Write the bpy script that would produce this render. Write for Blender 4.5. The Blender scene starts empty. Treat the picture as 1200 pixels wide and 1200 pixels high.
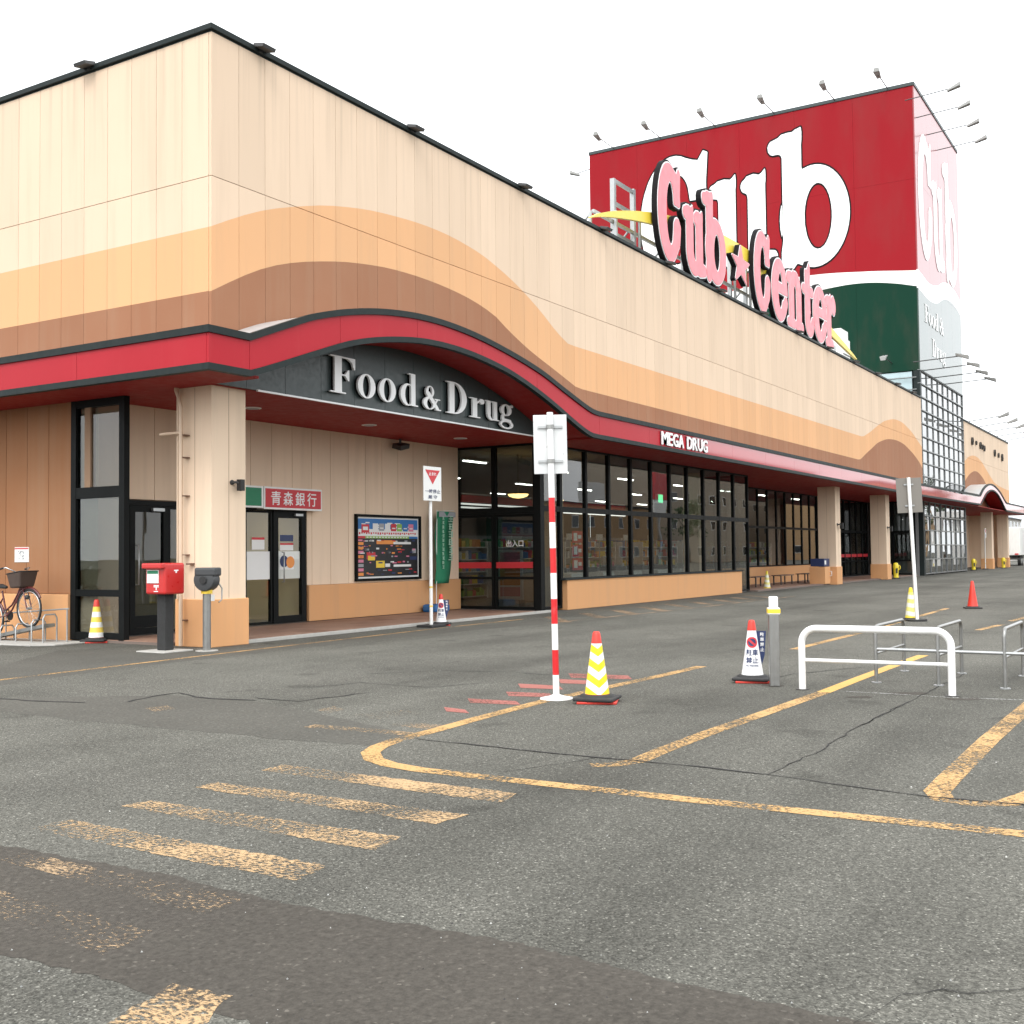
import bpy, math, random
import numpy as np
from mathutils import Vector
from mathutils.geometry import tessellate_polygon
random.seed(7)
SC = bpy.context.scene
COL = SC.collection
PI = math.pi
# ------------------------------------------------------------------ camera
# World axes follow the store: +X runs along its long front, +Y goes inwards, origin at the foot of the corner pillar.
YAW, PIT, ROL, FPX = math.radians(31.4833), math.radians(2.14315), math.radians(-.59398), 1328.73
CAM = (-13.505, -14.153, 1.5)
_F = Vector((math.cos(YAW)*math.cos(PIT), math.sin(YAW)*math.cos(PIT), math.sin(PIT)))
_R0 = Vector((math.sin(YAW), -math.cos(YAW), 0)); _U0 = _R0.cross(_F)
_R = _R0*math.cos(ROL)+_U0*math.sin(ROL); _U = -_R0*math.sin(ROL)+_U0*math.cos(ROL)
cd = bpy.data.cameras.new('camera'); cam = bpy.data.objects.new('camera', cd); COL.objects.link(cam)
from mathutils import Matrix
M3 = Matrix((_R, _U, -_F)).transposed()
cam.matrix_world = Matrix.Translation(CAM) @ M3.to_4x4()
cd.sensor_width = 36; cd.lens = 36*FPX/1200; cd.clip_start = .1; cd.clip_end = 2000
SC.camera = cam
def _ray(px, py): return _F + _R*((px-600)/FPX) - _U*((py-600)/FPX)
def _pl(px, py, ax, v):
    d = _ray(px, py); s = (v-CAM[ax])/d[ax]
    return Vector(CAM)+d*s
def G(px, py, z=0): return _pl(px, py, 2, z)          # pixel to the ground
def PB(px, py, b): return _pl(px, py, 1, b)           # pixel to a plane parallel to the long front
def PT(px, py, t): return _pl(px, py, 0, t)           # pixel to a plane parallel to the side front
# ------------------------------------------------------------------ sky, sun, exposure
SUN_EL, SUN_AZ = math.radians(52), math.radians(200)   # azimuth of the sun seen from the origin, from +X towards +Y
w = bpy.data.worlds.new('World'); SC.world = w; w.use_nodes = True
nt = w.node_tree; nt.nodes.clear()
wo = nt.nodes.new('ShaderNodeOutputWorld'); bg = nt.nodes.new('ShaderNodeBackground')
st = nt.nodes.new('ShaderNodeTexSky'); st.sky_type = 'NISHITA'; st.sun_disc = False
st.sun_elevation = SUN_EL; st.sun_rotation = math.radians(90)-SUN_AZ
st.air_density = 1.0; st.dust_density = 5.0
hs = nt.nodes.new('ShaderNodeHueSaturation'); hs.inputs['Saturation'].default_value = .18
mx = nt.nodes.new('ShaderNodeMix'); mx.data_type = 'RGBA'; mx.inputs[0].default_value = .72
mx.inputs[7].default_value = (9.3, 9.6, 9.8, 1)        # the even cloud layer over the clear sky
nt.links.new(st.outputs[0], hs.inputs['Color']); nt.links.new(hs.outputs[0], mx.inputs[6])
nt.links.new(mx.outputs[2], bg.inputs[0]); nt.links.new(bg.outputs[0], wo.inputs[0])
bg.inputs[1].default_value = .119
sl = bpy.data.lights.new('sun', 'SUN'); sl.energy = .6; sl.angle = math.radians(25); sl.color = (1, .965, .91)
so = bpy.data.objects.new('sun', sl); COL.objects.link(so); so.location = (-20, -20, 40)
_sd = Vector((math.cos(SUN_EL)*math.cos(SUN_AZ), math.cos(SUN_EL)*math.sin(SUN_AZ), math.sin(SUN_EL)))
so.rotation_euler = _sd.to_track_quat('Z', 'Y').to_euler()
SC.view_settings.view_transform = 'Standard'; SC.view_settings.look = 'None'
SC.view_settings.exposure = 1.22; SC.view_settings.gamma = 1; SC.view_settings.use_curve_mapping = False
SC.cycles.max_bounces = 8; SC.cycles.transparent_max_bounces = 16
SC.cycles.caustics_reflective = False; SC.cycles.caustics_refractive = False

# ------------------------------------------------------------------ materials
MAT = {}
def srgb(r, g, b):
    f = lambda c: (c/255/12.92) if c/255 <= .04045 else ((c/255+.055)/1.055)**2.4
    return (f(r), f(g), f(b))
class N:
    """small wrapper round a material's node tree"""
    def __init__(s, name):
        s.m = bpy.data.materials.new(name); s.m.use_nodes = True; s.t = s.m.node_tree
        s.b = s.t.nodes['Principled BSDF']; s.o = s.t.nodes['Material Output']; MAT[name] = s.m
    def n(s, typ, **kw):
        x = s.t.nodes.new('ShaderNode'+typ)
        for k, v in kw.items(): setattr(x, k, v)
        return x
    def l(s, a, b): s.t.links.new(a, b)
    def pos(s):
        return s.n('NewGeometry').outputs['Position']
    def obj(s):
        return s.n('TexCoord').outputs['Object']
    def noise(s, vec, scale, detail=4, rough=.6, mapscale=None):
        if mapscale:
            mp = s.n('Mapping'); mp.inputs['Scale'].default_value = mapscale; s.l(vec, mp.inputs[0]); vec = mp.outputs[0]
        x = s.n('TexNoise'); x.inputs['Scale'].default_value = scale; x.inputs['Detail'].default_value = detail
        x.inputs['Roughness'].default_value = rough; s.l(vec, x.inputs['Vector']); return x.outputs['Fac']
    def ramp(s, fac, stops, interp='LINEAR'):
        x = s.n('ValToRGB'); x.color_ramp.interpolation = interp; e = x.color_ramp.elements
        while len(e) < len(stops): e.new(.5)
        for q, (p, c) in zip(e, stops):
            q.position = p; q.color = (c, c, c, 1) if isinstance(c, (int, float)) else (*c, 1)
        s.l(fac, x.inputs[0]); return x.outputs[0]
    def mix(s, fac, a, b, mode='MIX'):
        x = s.n('Mix'); x.data_type = 'RGBA'; x.blend_type = mode
        for i, v in ((0, fac), (6, a), (7, b)):
            if isinstance(v, (int, float)): x.inputs[i].default_value = v if i == 0 else (v, v, v, 1)
            elif isinstance(v, tuple): x.inputs[i].default_value = (*v, 1)
            else: s.l(v, x.inputs[i])
        return x.outputs[2]
    def math(s, op, a, b=0.0, c=None):
        x = s.n('Math'); x.operation = op
        for i, v in enumerate((a, b) if c is None else (a, b, c)):
            if isinstance(v, (int, float)): x.inputs[i].default_value = v
            else: s.l(v, x.inputs[i])
        return x.outputs[0]
    def bump(s, h, strength=.3, dist=.01):
        x = s.n('Bump'); x.inputs['Strength'].default_value = strength; x.inputs['Distance'].default_value = dist
        s.l(h, x.inputs['Height']); s.l(x.outputs[0], s.b.inputs['Normal'])
    def set(s, **kw):
        for k, v in kw.items():
            i = s.b.inputs[k]
            if isinstance(v, (int, float)): i.default_value = v
            elif isinstance(v, tuple): i.default_value = (*v, 1)
            else: s.l(v, i)
def pm(name, col, rough=.5, metal=0, var=.08, scale=3, bump=0, bscale=60, spec=.5, coat=0, dirt=0):
    """plain procedural material: base colour with mottling, some grime, fine relief"""
    k = N(name); p = k.pos()
    f = k.noise(p, scale, 5)
    c = k.mix(f, tuple(x*(1-var) for x in col), tuple(min(1, x*(1+var)) for x in col))
    if dirt:
        g = k.ramp(k.noise(p, scale*2.3, 6, .7, (1, 1, .25)), [(.42, 0), (.72, dirt)])
        c = k.mix(g, c, (.12, .1, .085))
    k.set(**{'Base Color': c, 'Metallic': metal, 'Specular IOR Level': spec, 'Coat Weight': coat, 'Coat Roughness': .08})
    r = k.ramp(k.noise(p, scale*4, 3), [(.3, max(.02, rough-.08)), (.7, min(1, rough+.08))]); k.set(Roughness=r)
    if bump: k.bump(k.noise(p, bscale, 3), bump, .004)
    return k.m
def emit(name, col, s):
    k = N(name); k.set(**{'Base Color': col, 'Emission Color': col, 'Emission Strength': s}); return k.m

# ------------------------------------------------------------------ mesh helpers
class MB:
    def __init__(s): s.v = []; s.f = []; s.mi = []; s.sm = []; s.cur = 0
    def add(s, vs, fs, smooth=False):
        o = len(s.v); s.v += [tuple(v) for v in vs]
        for f in fs: s.f.append(tuple(i+o for i in f)); s.mi.append(s.cur); s.sm.append(smooth)
        return s
    def box(s, x0, x1, y0, y1, z0, z1):
        v = [(x, y, z) for z in (z0, z1) for y in (y0, y1) for x in (x0, x1)]
        return s.add(v, [(0, 2, 3, 1), (4, 5, 7, 6), (0, 1, 5, 4), (2, 6, 7, 3), (0, 4, 6, 2), (1, 3, 7, 5)])
    def tube(s, pts, r, n=8, cap=True, closed=False):
        pts = [Vector(p) for p in pts]; rs = r if isinstance(r, (list, tuple)) else [r]*len(pts)
        m = len(pts); vs = []; up = None
        for i, p in enumerate(pts):
            if closed: d = (pts[(i+1) % m]-pts[i-1])
            else: d = pts[min(i+1, m-1)]-pts[max(i-1, 0)]
            d.normalize()
            if up is None: up = Vector((0, 0, 1)) if abs(d.z) < .9 else Vector((1, 0, 0))
            a = up-d*up.dot(d)
            if a.length < 1e-4: a = d.orthogonal()
            a.normalize(); up = a; b = d.cross(a)
            for k in range(n):
                t = 2*PI*k/n; vs.append(p+(a*math.cos(t)+b*math.sin(t))*rs[i])
        fs = []
        for i in range(m if closed else m-1):
            j = (i+1) % m
            for k in range(n): fs.append((i*n+k, i*n+(k+1) % n, j*n+(k+1) % n, j*n+k))
        s.add(vs, fs, True)
        if cap and not closed:
            s.add(vs[:n], [tuple(range(n-1, -1, -1))]); s.add(vs[-n:], [tuple(range(n))])
        return s
    def lathe(s, prof, n=24, c=(0, 0, 0), axis='z', smooth=True, cap=True):
        vs = []
        for r, h in prof:
            for k in range(n):
                t = 2*PI*k/n; x, y = r*math.cos(t), r*math.sin(t)
                q = (x, y, h) if axis == 'z' else ((h, x, y) if axis == 'x' else (y, h, x))
                vs.append((q[0]+c[0], q[1]+c[1], q[2]+c[2]))
        fs = [(i*n+k, i*n+(k+1) % n, (i+1)*n+(k+1) % n, (i+1)*n+k) for i in range(len(prof)-1) for k in range(n)]
        s.add(vs, fs, smooth)
        if cap:
            s.add(vs[:n], [tuple(range(n-1, -1, -1))]); s.add(vs[-n:], [tuple(range(n))])
        return s
    def cyl(s, c, r, h, n=16, axis='z'): return s.lathe([(r, 0), (r, h)], n, c, axis)
    def strip(s, lo, hi, off):
        """solid band: lo/hi are matching point lists, off a thickness vector"""
        off = Vector(off); n = len(lo); vs = [Vector(p) for p in lo]+[Vector(p) for p in hi]
        vs += [p+off for p in vs]; fs = []
        for i in range(n-1):
            fs += [(i, i+1, n+i+1, n+i), (2*n+i, 3*n+i, 3*n+i+1, 2*n+i+1), (i, 2*n+i, 2*n+i+1, i+1), (n+i, n+i+1, 3*n+i+1, 3*n+i)]
        fs += [(0, n, 3*n, 2*n), (n-1, 3*n-1, 4*n-1, 2*n-1)]
        return s.add(vs, fs)
    def slab(s, pts, z0, z1):
        n = len(pts); vs = [(p[0], p[1], z0) for p in pts]+[(p[0], p[1], z1) for p in pts]
        return s.add(vs, [tuple(range(n-1, -1, -1)), tuple(range(n, 2*n))]+[(i, (i+1) % n, n+(i+1) % n, n+i) for i in range(n)])
    def mesh(s, name, mats):
        me = bpy.data.meshes.new(name); me.from_pydata(s.v, [], s.f)
        for m in (mats if isinstance(mats, (list, tuple)) else [mats]): me.materials.append(MAT[m])
        me.polygons.foreach_set('material_index', s.mi); me.polygons.foreach_set('use_smooth', s.sm)
        import bmesh as _b
        bm = _b.new(); bm.from_mesh(me); _b.ops.recalc_face_normals(bm, faces=bm.faces); bm.to_mesh(me); bm.free()
        me.update(); return me
    def build(s, name, mats, parent=None, loc=(0, 0, 0), rz=0):
        return link(name, s.mesh(name, mats), parent, loc, rz)
def link(name, me, parent=None, loc=(0, 0, 0), rz=0):
    o = bpy.data.objects.new(name, me); COL.objects.link(o); o.location = loc; o.rotation_euler = (0, 0, rz)
    if parent is not None: o.parent = parent
    return o
def bev(o, wd=.006, seg=2):
    m = o.modifiers.new('bevel', 'BEVEL'); m.width = wd; m.segments = seg; m.limit_method = 'ANGLE'; m.angle_limit = math.radians(40)
    return o
def tag(o, label, cat, group=None):
    o['label'] = label; o['category'] = cat
    if group: o['group'] = group
    return o
def thing(name, label, cat, loc=(0, 0, 0), rz=0, group=None):
    o = bpy.data.objects.new(name, None); COL.objects.link(o); o.location = loc; o.rotation_euler = (0, 0, rz); o.empty_display_size = .2
    return tag(o, label, cat, group)
def copy_tree(o, parent=None):
    c = o.copy(); COL.objects.link(c); c.parent = parent
    for ch in o.children: copy_tree(ch, c)
    return c
def struct(o): o['kind'] = 'structure'; return o
def arc(c, r, a0, a1, n, u, v):
    c, u, v = Vector(c), Vector(u), Vector(v)
    return [c+u*(r*math.cos(a0+(a1-a0)*i/n))+v*(r*math.sin(a0+(a1-a0)*i/n)) for i in range(n+1)]

# ------------------------------------------------------------------ lettering
class Gl:
    """2D letter shape: implicit pieces joined on a grid, traced to outlines"""
    def __init__(s, x0=-.25, x1=1.05, y0=-.4, y1=1.2, h=.0105):
        s.xs = np.arange(x0, x1, h); s.ys = np.arange(y0, y1, h); s.X, s.Y = np.meshgrid(s.xs, s.ys); s.d = np.full(s.X.shape, 9.0)
    def ell(s, cx, cy, rx, ry): return (np.sqrt(((s.X-cx)/rx)**2+((s.Y-cy)/ry)**2)-1)*min(rx, ry)
    def box(s, x0, x1, y0, y1):
        a = np.abs(s.X-(x0+x1)/2)-(x1-x0)/2; b = np.abs(s.Y-(y0+y1)/2)-(y1-y0)/2
        return np.maximum(a, b)
    def cap(s, x0, y0, x1, y1, r0, r1=None):
        r1 = r0 if r1 is None else r1; dx, dy = x1-x0, y1-y0
        t = np.clip(((s.X-x0)*dx+(s.Y-y0)*dy)/(dx*dx+dy*dy), 0, 1)
        return np.hypot(s.X-x0-t*dx, s.Y-y0-t*dy)-(r0+(r1-r0)*t)
    def poly(s, pts):
        d = np.full(s.X.shape, 9.0); ins = np.zeros(s.X.shape, bool)
        for i in range(len(pts)):
            (x0, y0), (x1, y1) = pts[i-1], pts[i]; d = np.minimum(d, s.cap(x0, y0, x1, y1, 0))
            c = ((y0 > s.Y) != (y1 > s.Y)); xi = (x1-x0)*(s.Y-y0)/((y1-y0) if y1 != y0 else 1e-9)+x0; ins ^= c & (s.X < xi)
        return np.where(ins, -d, d)
    def u(s, e, k=.02):
        h = np.clip(.5+.5*(s.d-e)/k, 0, 1); s.d = s.d*(1-h)+e*h-k*h*(1-h); return s
    def cut(s, e): s.d = np.maximum(s.d, -e); return s
def contours(xs, ys, d):
    segs = {}; ny, nx = d.shape
    ins = d < 0
    code = ins[:-1, :-1]*1+ins[:-1, 1:]*2+ins[1:, 1:]*4+ins[1:, :-1]*8
    tab = {1: [(3, 0)], 2: [(0, 1)], 3: [(3, 1)], 4: [(1, 2)], 5: [(3, 0), (1, 2)], 6: [(0, 2)], 7: [(3, 2)], 8: [(2, 3)], 9: [(2, 0)], 10: [(0, 1), (2, 3)], 11: [(2, 1)], 12: [(1, 3)], 13: [(1, 0)], 14: [(0, 3)]}
    for j, i in zip(*np.nonzero((code > 0) & (code < 15))):
        ek = [(i, j, 0), (i+1, j, 1), (i, j+1, 0), (i, j, 1)]
        for a, b in tab[int(code[j, i])]: segs[ek[a]] = ek[b]
    def pt(k):
        i, j, v = k; a = d[j, i]; b = d[j+1, i] if v else d[j, i+1]; t = a/(a-b)
        return (xs[i], ys[j]+t*(ys[1]-ys[0])) if v else (xs[i]+t*(xs[1]-xs[0]), ys[j])
    loops = []
    while segs:
        k0 = next(iter(segs)); lp = []; k = k0
        while k in segs: lp.append(pt(k)); k = segs.pop(k)
        if len(lp) > 5: loops.append(np.array(lp))
    return loops
def simp(P, tol):
    n = len(P); keep = np.zeros(n, bool); a = 0; b = int(np.argmax(((P-P[0])**2).sum(1))); keep[[a, b]] = True
    Q = np.vstack([P, P[:1]]); st_ = [(0, b), (b, n)]
    while st_:
        i, j = st_.pop()
        if j-i < 2: continue
        v = Q[j]-Q[i]; L = np.hypot(*v)+1e-9; dd = np.abs(v[0]*(Q[i+1:j, 1]-Q[i, 1])-v[1]*(Q[i+1:j, 0]-Q[i, 0]))/L
        m = int(np.argmax(dd))
        if dd[m] > tol: keep[i+1+m] = True; st_ += [(i, i+1+m), (i+1+m, j)]
    return P[keep]
class Shape:
    """flat triangulated outline(s) with bounding box"""
    def __init__(s, v, t):
        s.v = np.array(v, float); s.t = [tuple(x) for x in t]; s.lo = s.v.min(0); s.hi = s.v.max(0)
        e = {}
        for a, b, c in s.t:
            for p, q in ((a, b), (b, c), (c, a)):
                k = (min(p, q), max(p, q)); e.setdefault(k, []).append((p, q))
        s.edge = [x[0] for x in e.values() if len(x) == 1]
def shape(g, off=0.0, tol=.0022):
    d = g.d
    if off:
        P = np.vstack(contours(g.xs, g.ys, d)); D = np.full(d.shape, 9.0)
        for i in range(0, len(P), 40):
            q = P[i:i+40]; D = np.minimum(D, np.sqrt((g.X[..., None]-q[:, 0])**2+(g.Y[..., None]-q[:, 1])**2).min(-1))
        d = np.where(d < 0, -D, D)-off
    lps = [simp(l, tol) for l in contours(g.xs, g.ys, d)]
    # outer loops with the holes that lie in them
    area = [.5*np.sum(l[:, 0]*np.roll(l[:, 1], -1)-np.roll(l[:, 0], -1)*l[:, 1]) for l in lps]
    sgn = np.sign(area[int(np.argmax(np.abs(area)))])
    v = []; t = []
    outs = [l for l, a in zip(lps, area) if a*sgn > 0]; holes = [l for l, a in zip(lps, area) if a*sgn < 0]
    def inside(p, l):
        c = False
        for i in range(len(l)):
            a, b = l[i-1], l[i]
            if (a[1] > p[1]) != (b[1] > p[1]) and p[0] < (b[0]-a[0])*(p[1]-a[1])/(b[1]-a[1])+a[0]: c = not c
        return c
    for o in outs:
        grp = [o]+[h for h in holes if inside(h[0], o)]
        for tri in tessellate_polygon([[Vector((x, y, 0)) for x, y in l] for l in grp]): t.append(tuple(i+len(v) for i in tri))
        for l in grp: v += [tuple(p) for p in l]
    return Shape(v, t)
def text_shape(body, bold=0.0, spacing=1.0):
    c = bpy.data.curves.new('t', 'FONT'); c.body = body; c.offset = bold; c.space_character = spacing; c.resolution_u = 4
    o = bpy.data.objects.new('t', c); COL.objects.link(o)
    me = bpy.data.meshes.new_from_object(o.evaluated_get(bpy.context.evaluated_depsgraph_get())); me.calc_loop_triangles()
    s_ = Shape([v.co[:2] for v in me.vertices], [tuple(q.vertices) for q in me.loop_triangles])
    bpy.data.objects.remove(o); bpy.data.curves.remove(c); bpy.data.meshes.remove(me); return s_
def lay(mb, sh, fn, d1, d0=None):
    """lay a shape through fn(x, y, d); with d0 it gets thickness from d0 to d1"""
    n = len(sh.v); vs = [fn(x, y, d1) for x, y in sh.v]; fs = list(sh.t)
    if d0 is not None:
        vs += [fn(x, y, d0) for x, y in sh.v]; fs += [tuple(i+n for i in reversed(f)) for f in sh.t]+[(a, b, b+n, a+n) for a, b in sh.edge]
    mb.add(vs, fs)
def fit(sh, u0, u1, v0, v1, ref=None):
    """maps the shape's box (or the box of ref) onto u0..u1, v0..v1"""
    r = ref or sh; lo, hi = r.lo, r.hi
    sx, sy = (u1-u0)/(hi[0]-lo[0]), (v1-v0)/(hi[1]-lo[1])
    return lambda x, y: (u0+(x-lo[0])*sx, v0+(y-lo[1])*sy)
def onA(f, b): return lambda x, y, d: (lambda q: (q[0], b-d, q[1]))(f(x, y))     # on a wall that faces -Y
def onT(f, t): return lambda x, y, d: (lambda q: (t-d, -q[0], q[1]))(f(x, y))    # on a wall that faces -X (u = -Y)
# ------------------------------------------------------------------ the letters
def soft():                                   # fat, soft slab letters (cap height 1, x height .66)
    D = {}
    g = Gl(); g.u(g.ell(.35, .5, .35, .5)); g.cut(g.ell(.385, .5, .155, .35)); g.cut(g.box(.4, 1, .40, .64))
    g.u(g.poly([(.52, .63), (.67, .63), (.70, .98), (.655, 1.0), (.60, .93), (.5, .95)]), .03); g.u(g.cap(.585, .26, .60, .385, .085), .04); D['C'] = g
    g = Gl(); g.u(g.ell(.32, .22, .235, .235)); g.cut(g.box(-1, 2, .2, 2)); g.cut(g.ell(.355, .26, .085, .15)); g.u(g.box(.085, .27, .18, .64), .01)
    g.u(g.box(.40, .585, .05, .64), .01); g.u(g.cap(.03, .585, .15, .60, .05, .055), .05); g.u(g.cap(.37, .585, .46, .60, .045, .055), .05)
    g.u(g.cap(.5, .06, .66, .07, .06, .045), .05); g.u(g.poly([(.15, .6), (.27, .6), (.275, .69)]), .02); g.u(g.poly([(.47, .6), (.585, .6), (.59, .69)]), .02); D['u'] = g
    g = Gl(); g.u(g.ell(.40, .345, .32, .365)); g.cut(g.ell(.435, .34, .125, .235)); g.u(g.box(.11, .29, .06, .96), .01); g.cut(g.box(.105, .11, 0, 1))
    g.u(g.cap(.03, .885, .17, .90, .055, .065), .05); g.u(g.poly([(.14, .9), (.29, .9), (.295, 1.0), (.23, .985)]), .02)
    g.u(g.cap(.16, .03, .17, .10, .06, .07), .05); D['b'] = g
    g = Gl(); g.u(g.ell(.30, .33, .30, .35)); g.cut(g.ell(.33, .33, .115, .235)); g.u(g.box(.14, .56, .315, .40), .01); g.cut(g.box(.37, 1, .205, .315)); g.u(g.cap(.50, .16, .545, .22, .05), .03); D['e'] = g
    g = Gl(); g.u(g.ell(.37, .43, .235, .245)); g.cut(g.box(-1, 2, -1, .42)); g.cut(g.ell(.345, .39, .085, .15)); g.u(g.box(.09, .27, .04, .62), .01); g.u(g.box(.42, .605, .04, .44), .01)
    g.u(g.cap(.03, .575, .15, .59, .05), .05); g.u(g.cap(.04, .04, .30, .04, .04), .03); g.u(g.cap(.40, .04, .66, .04, .04), .03); g.u(g.poly([(.15, .6), (.27, .6), (.275, .68)]), .02); D['n'] = g
    g = Gl(); g.u(g.box(.12, .30, .16, .86)); g.u(g.cap(.03, .60, .41, .60, .05), .03); g.u(g.ell(.29, .16, .17, .17), .01); g.cut(g.ell(.37, .24, .085, .12)); g.cut(g.box(.36, 1, .2, .5)); g.u(g.cap(.39, .13, .43, .20, .045), .03)
    g.u(g.poly([(.14, .8), (.30, .8), (.305, .99), (.24, .91)]), .02); D['t'] = g
    g = Gl(); g.u(g.box(.10, .28, .04, .62)); g.u(g.cap(.03, .575, .15, .59, .05), .05); g.u(g.cap(.04, .04, .37, .04, .04), .03); g.u(g.cap(.27, .50, .42, .60, .065, .075), .02); g.u(g.ell(.46, .555, .10, .10), .03); g.u(g.poly([(.15, .6), (.28, .6), (.285, .68)]), .02); D['r'] = g
    g = Gl(); pts = []
    for k in range(10):
        r = .5 if k % 2 == 0 else .2; a = PI/2+k*PI/5; pts.append((.45+r*math.cos(a), .5+r*math.sin(a)))
    g.u(g.poly(pts)); D['*'] = g
    return D
def serif():                                  # high-contrast roman letters
    D = {}
    g = Gl(); g.u(g.box(.11, .29, 0, 1)); g.u(g.box(.0, .40, 0, .035), .01); g.u(g.box(.0, .64, .965, 1), .01); g.u(g.poly([(.64, 1), (.64, .70), (.61, .70), (.56, .88), (.44, .965)]), .01)
    g.u(g.box(.29, .46, .49, .525), .01); g.u(g.poly([(.46, .36), (.485, .36), (.485, .66), (.46, .66), (.38, .53), (.38, .49)]), .01); D['F'] = g
    g = Gl(); g.u(g.ell(.28, .33, .28, .345)); g.cut(g.ell(.28, .33, .125, .31)); D['o'] = g
    g = Gl(); g.u(g.ell(.27, .33, .27, .345)); g.cut(g.ell(.31, .33, .145, .305)); g.u(g.box(.39, .55, 0, 1), .01); g.u(g.box(.30, .42, .965, 1), .01); g.u(g.box(.5, .65, 0, .035), .01); D['d'] = g
    g = Gl(); g.u(g.ell(.30, .73, .18, .25)); g.cut(g.ell(.31, .74, .085, .205)); a = g.d.copy()
    g.d = np.minimum(np.maximum(g.ell(.27, .25, .27, .265), -g.ell(.30, .24, .14, .215)), a); g.u(g.cap(.21, .66, .64, .05, .085, .06), .01)
    g.u(g.cap(.48, .16, .63, .44, .03), .01); g.u(g.box(.5, .76, .43, .47), .01); g.u(g.box(.55, .80, 0, .04), .01); D['&'] = g
    g = Gl(); g.u(g.ell(.27, .5, .46, .5)); g.cut(g.ell(.27, .5, .275, .465)); g.cut(g.box(-1, .2, -1, 2)); g.u(g.box(.10, .28, 0, 1), .005); g.u(g.box(0, .3, 0, .035), .01); g.u(g.box(0, .3, .965, 1), .01); D['D'] = g
    g = Gl(); g.u(g.box(.10, .26, 0, .66)); g.u(g.box(0, .38, 0, .035), .01); g.u(g.box(0, .15, .625, .66), .01); g.u(g.cap(.26, .5, .40, .63, .02, .035), .02); g.u(g.ell(.45, .575, .085, .09), .02); D['r'] = g
    g = Gl(); g.u(g.ell(.31, .2, .2, .215)); g.cut(g.box(-1, 2, .2, 2)); g.cut(g.ell(.355, .22, .11, .185)); g.u(g.box(.10, .26, .18, .66), .005); g.u(g.box(.40, .56, 0, .66), .005); g.u(g.box(0, .15, .625, .66), .01); g.u(g.box(.31, .45, .625, .66), .01); g.u(g.box(.5, .66, 0, .035), .01); D['u'] = g
    g = Gl(); g.u(g.ell(.26, .45, .235, .22)); g.cut(g.ell(.26, .45, .10, .185)); a = g.d.copy()
    b = np.maximum(g.ell(.28, -.09, .285, .165), -g.ell(.27, -.10, .20, .105)); g.d = np.minimum(a, b)
    g.u(g.cap(.13, .22, .12, .10, .045, .05), .02); g.u(g.cap(.13, .08, .42, .05, .05, .06), .02); g.u(g.cap(.40, .58, .48, .645, .02), .01); g.u(g.ell(.51, .625, .055, .055), .01); D['g'] = g
    return D
def refine(sh, mx):
    v = [tuple(p) for p in sh.v]; t = list(sh.t)
    for _ in range(9):
        out = []; mid = {}; ch = False
        def m_(a, b):
            k = (min(a, b), max(a, b))
            if k not in mid: mid[k] = len(v); v.append(((v[a][0]+v[b][0])/2, (v[a][1]+v[b][1])/2))
            return mid[k]
        for a, b, c in t:
            L = [math.dist(v[a], v[b]), math.dist(v[b], v[c]), math.dist(v[c], v[a])]; i = L.index(max(L))
            if L[i] < mx: out.append((a, b, c)); continue
            ch = True
            if i == 1: a, b, c = b, c, a
            if i == 2: a, b, c = c, a, b
            q = m_(a, b); out += [(a, q, c), (q, b, c)]
        t = out
        if not ch: break
    s2 = Shape(v, t); s2.lo, s2.hi = sh.lo, sh.hi; return s2
SOFT = soft(); SERIF = serif()
SOFT_W = {k: shape(g, 0) for k, g in SOFT.items()}
SERIF_S = {k: shape(g, 0) for k, g in SERIF.items()}
TX = {}
for s_, b_ in (('MEGA', .012), ('DRUG', .012), ('M', .02), ('E', .02), ('G', .02), ('A', .02), ('D', .02), ('R', .02), ('U', .02), ('青', .008), ('森', .008), ('銀', .008), ('行', .008), ('駐車', .022), ('禁止', .022), ('駐', .02), ('車', .02), ('禁', .02), ('止', .02),
               ('NO PARKING', .03), ('止まれ', .02), ('一時停止', .01), ('厳 守', .01), ('出入口', .01), ('〒', .03), ('郵便', .02), ('POST', .02)):
    TX[s_] = text_shape(s_, b_)
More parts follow.
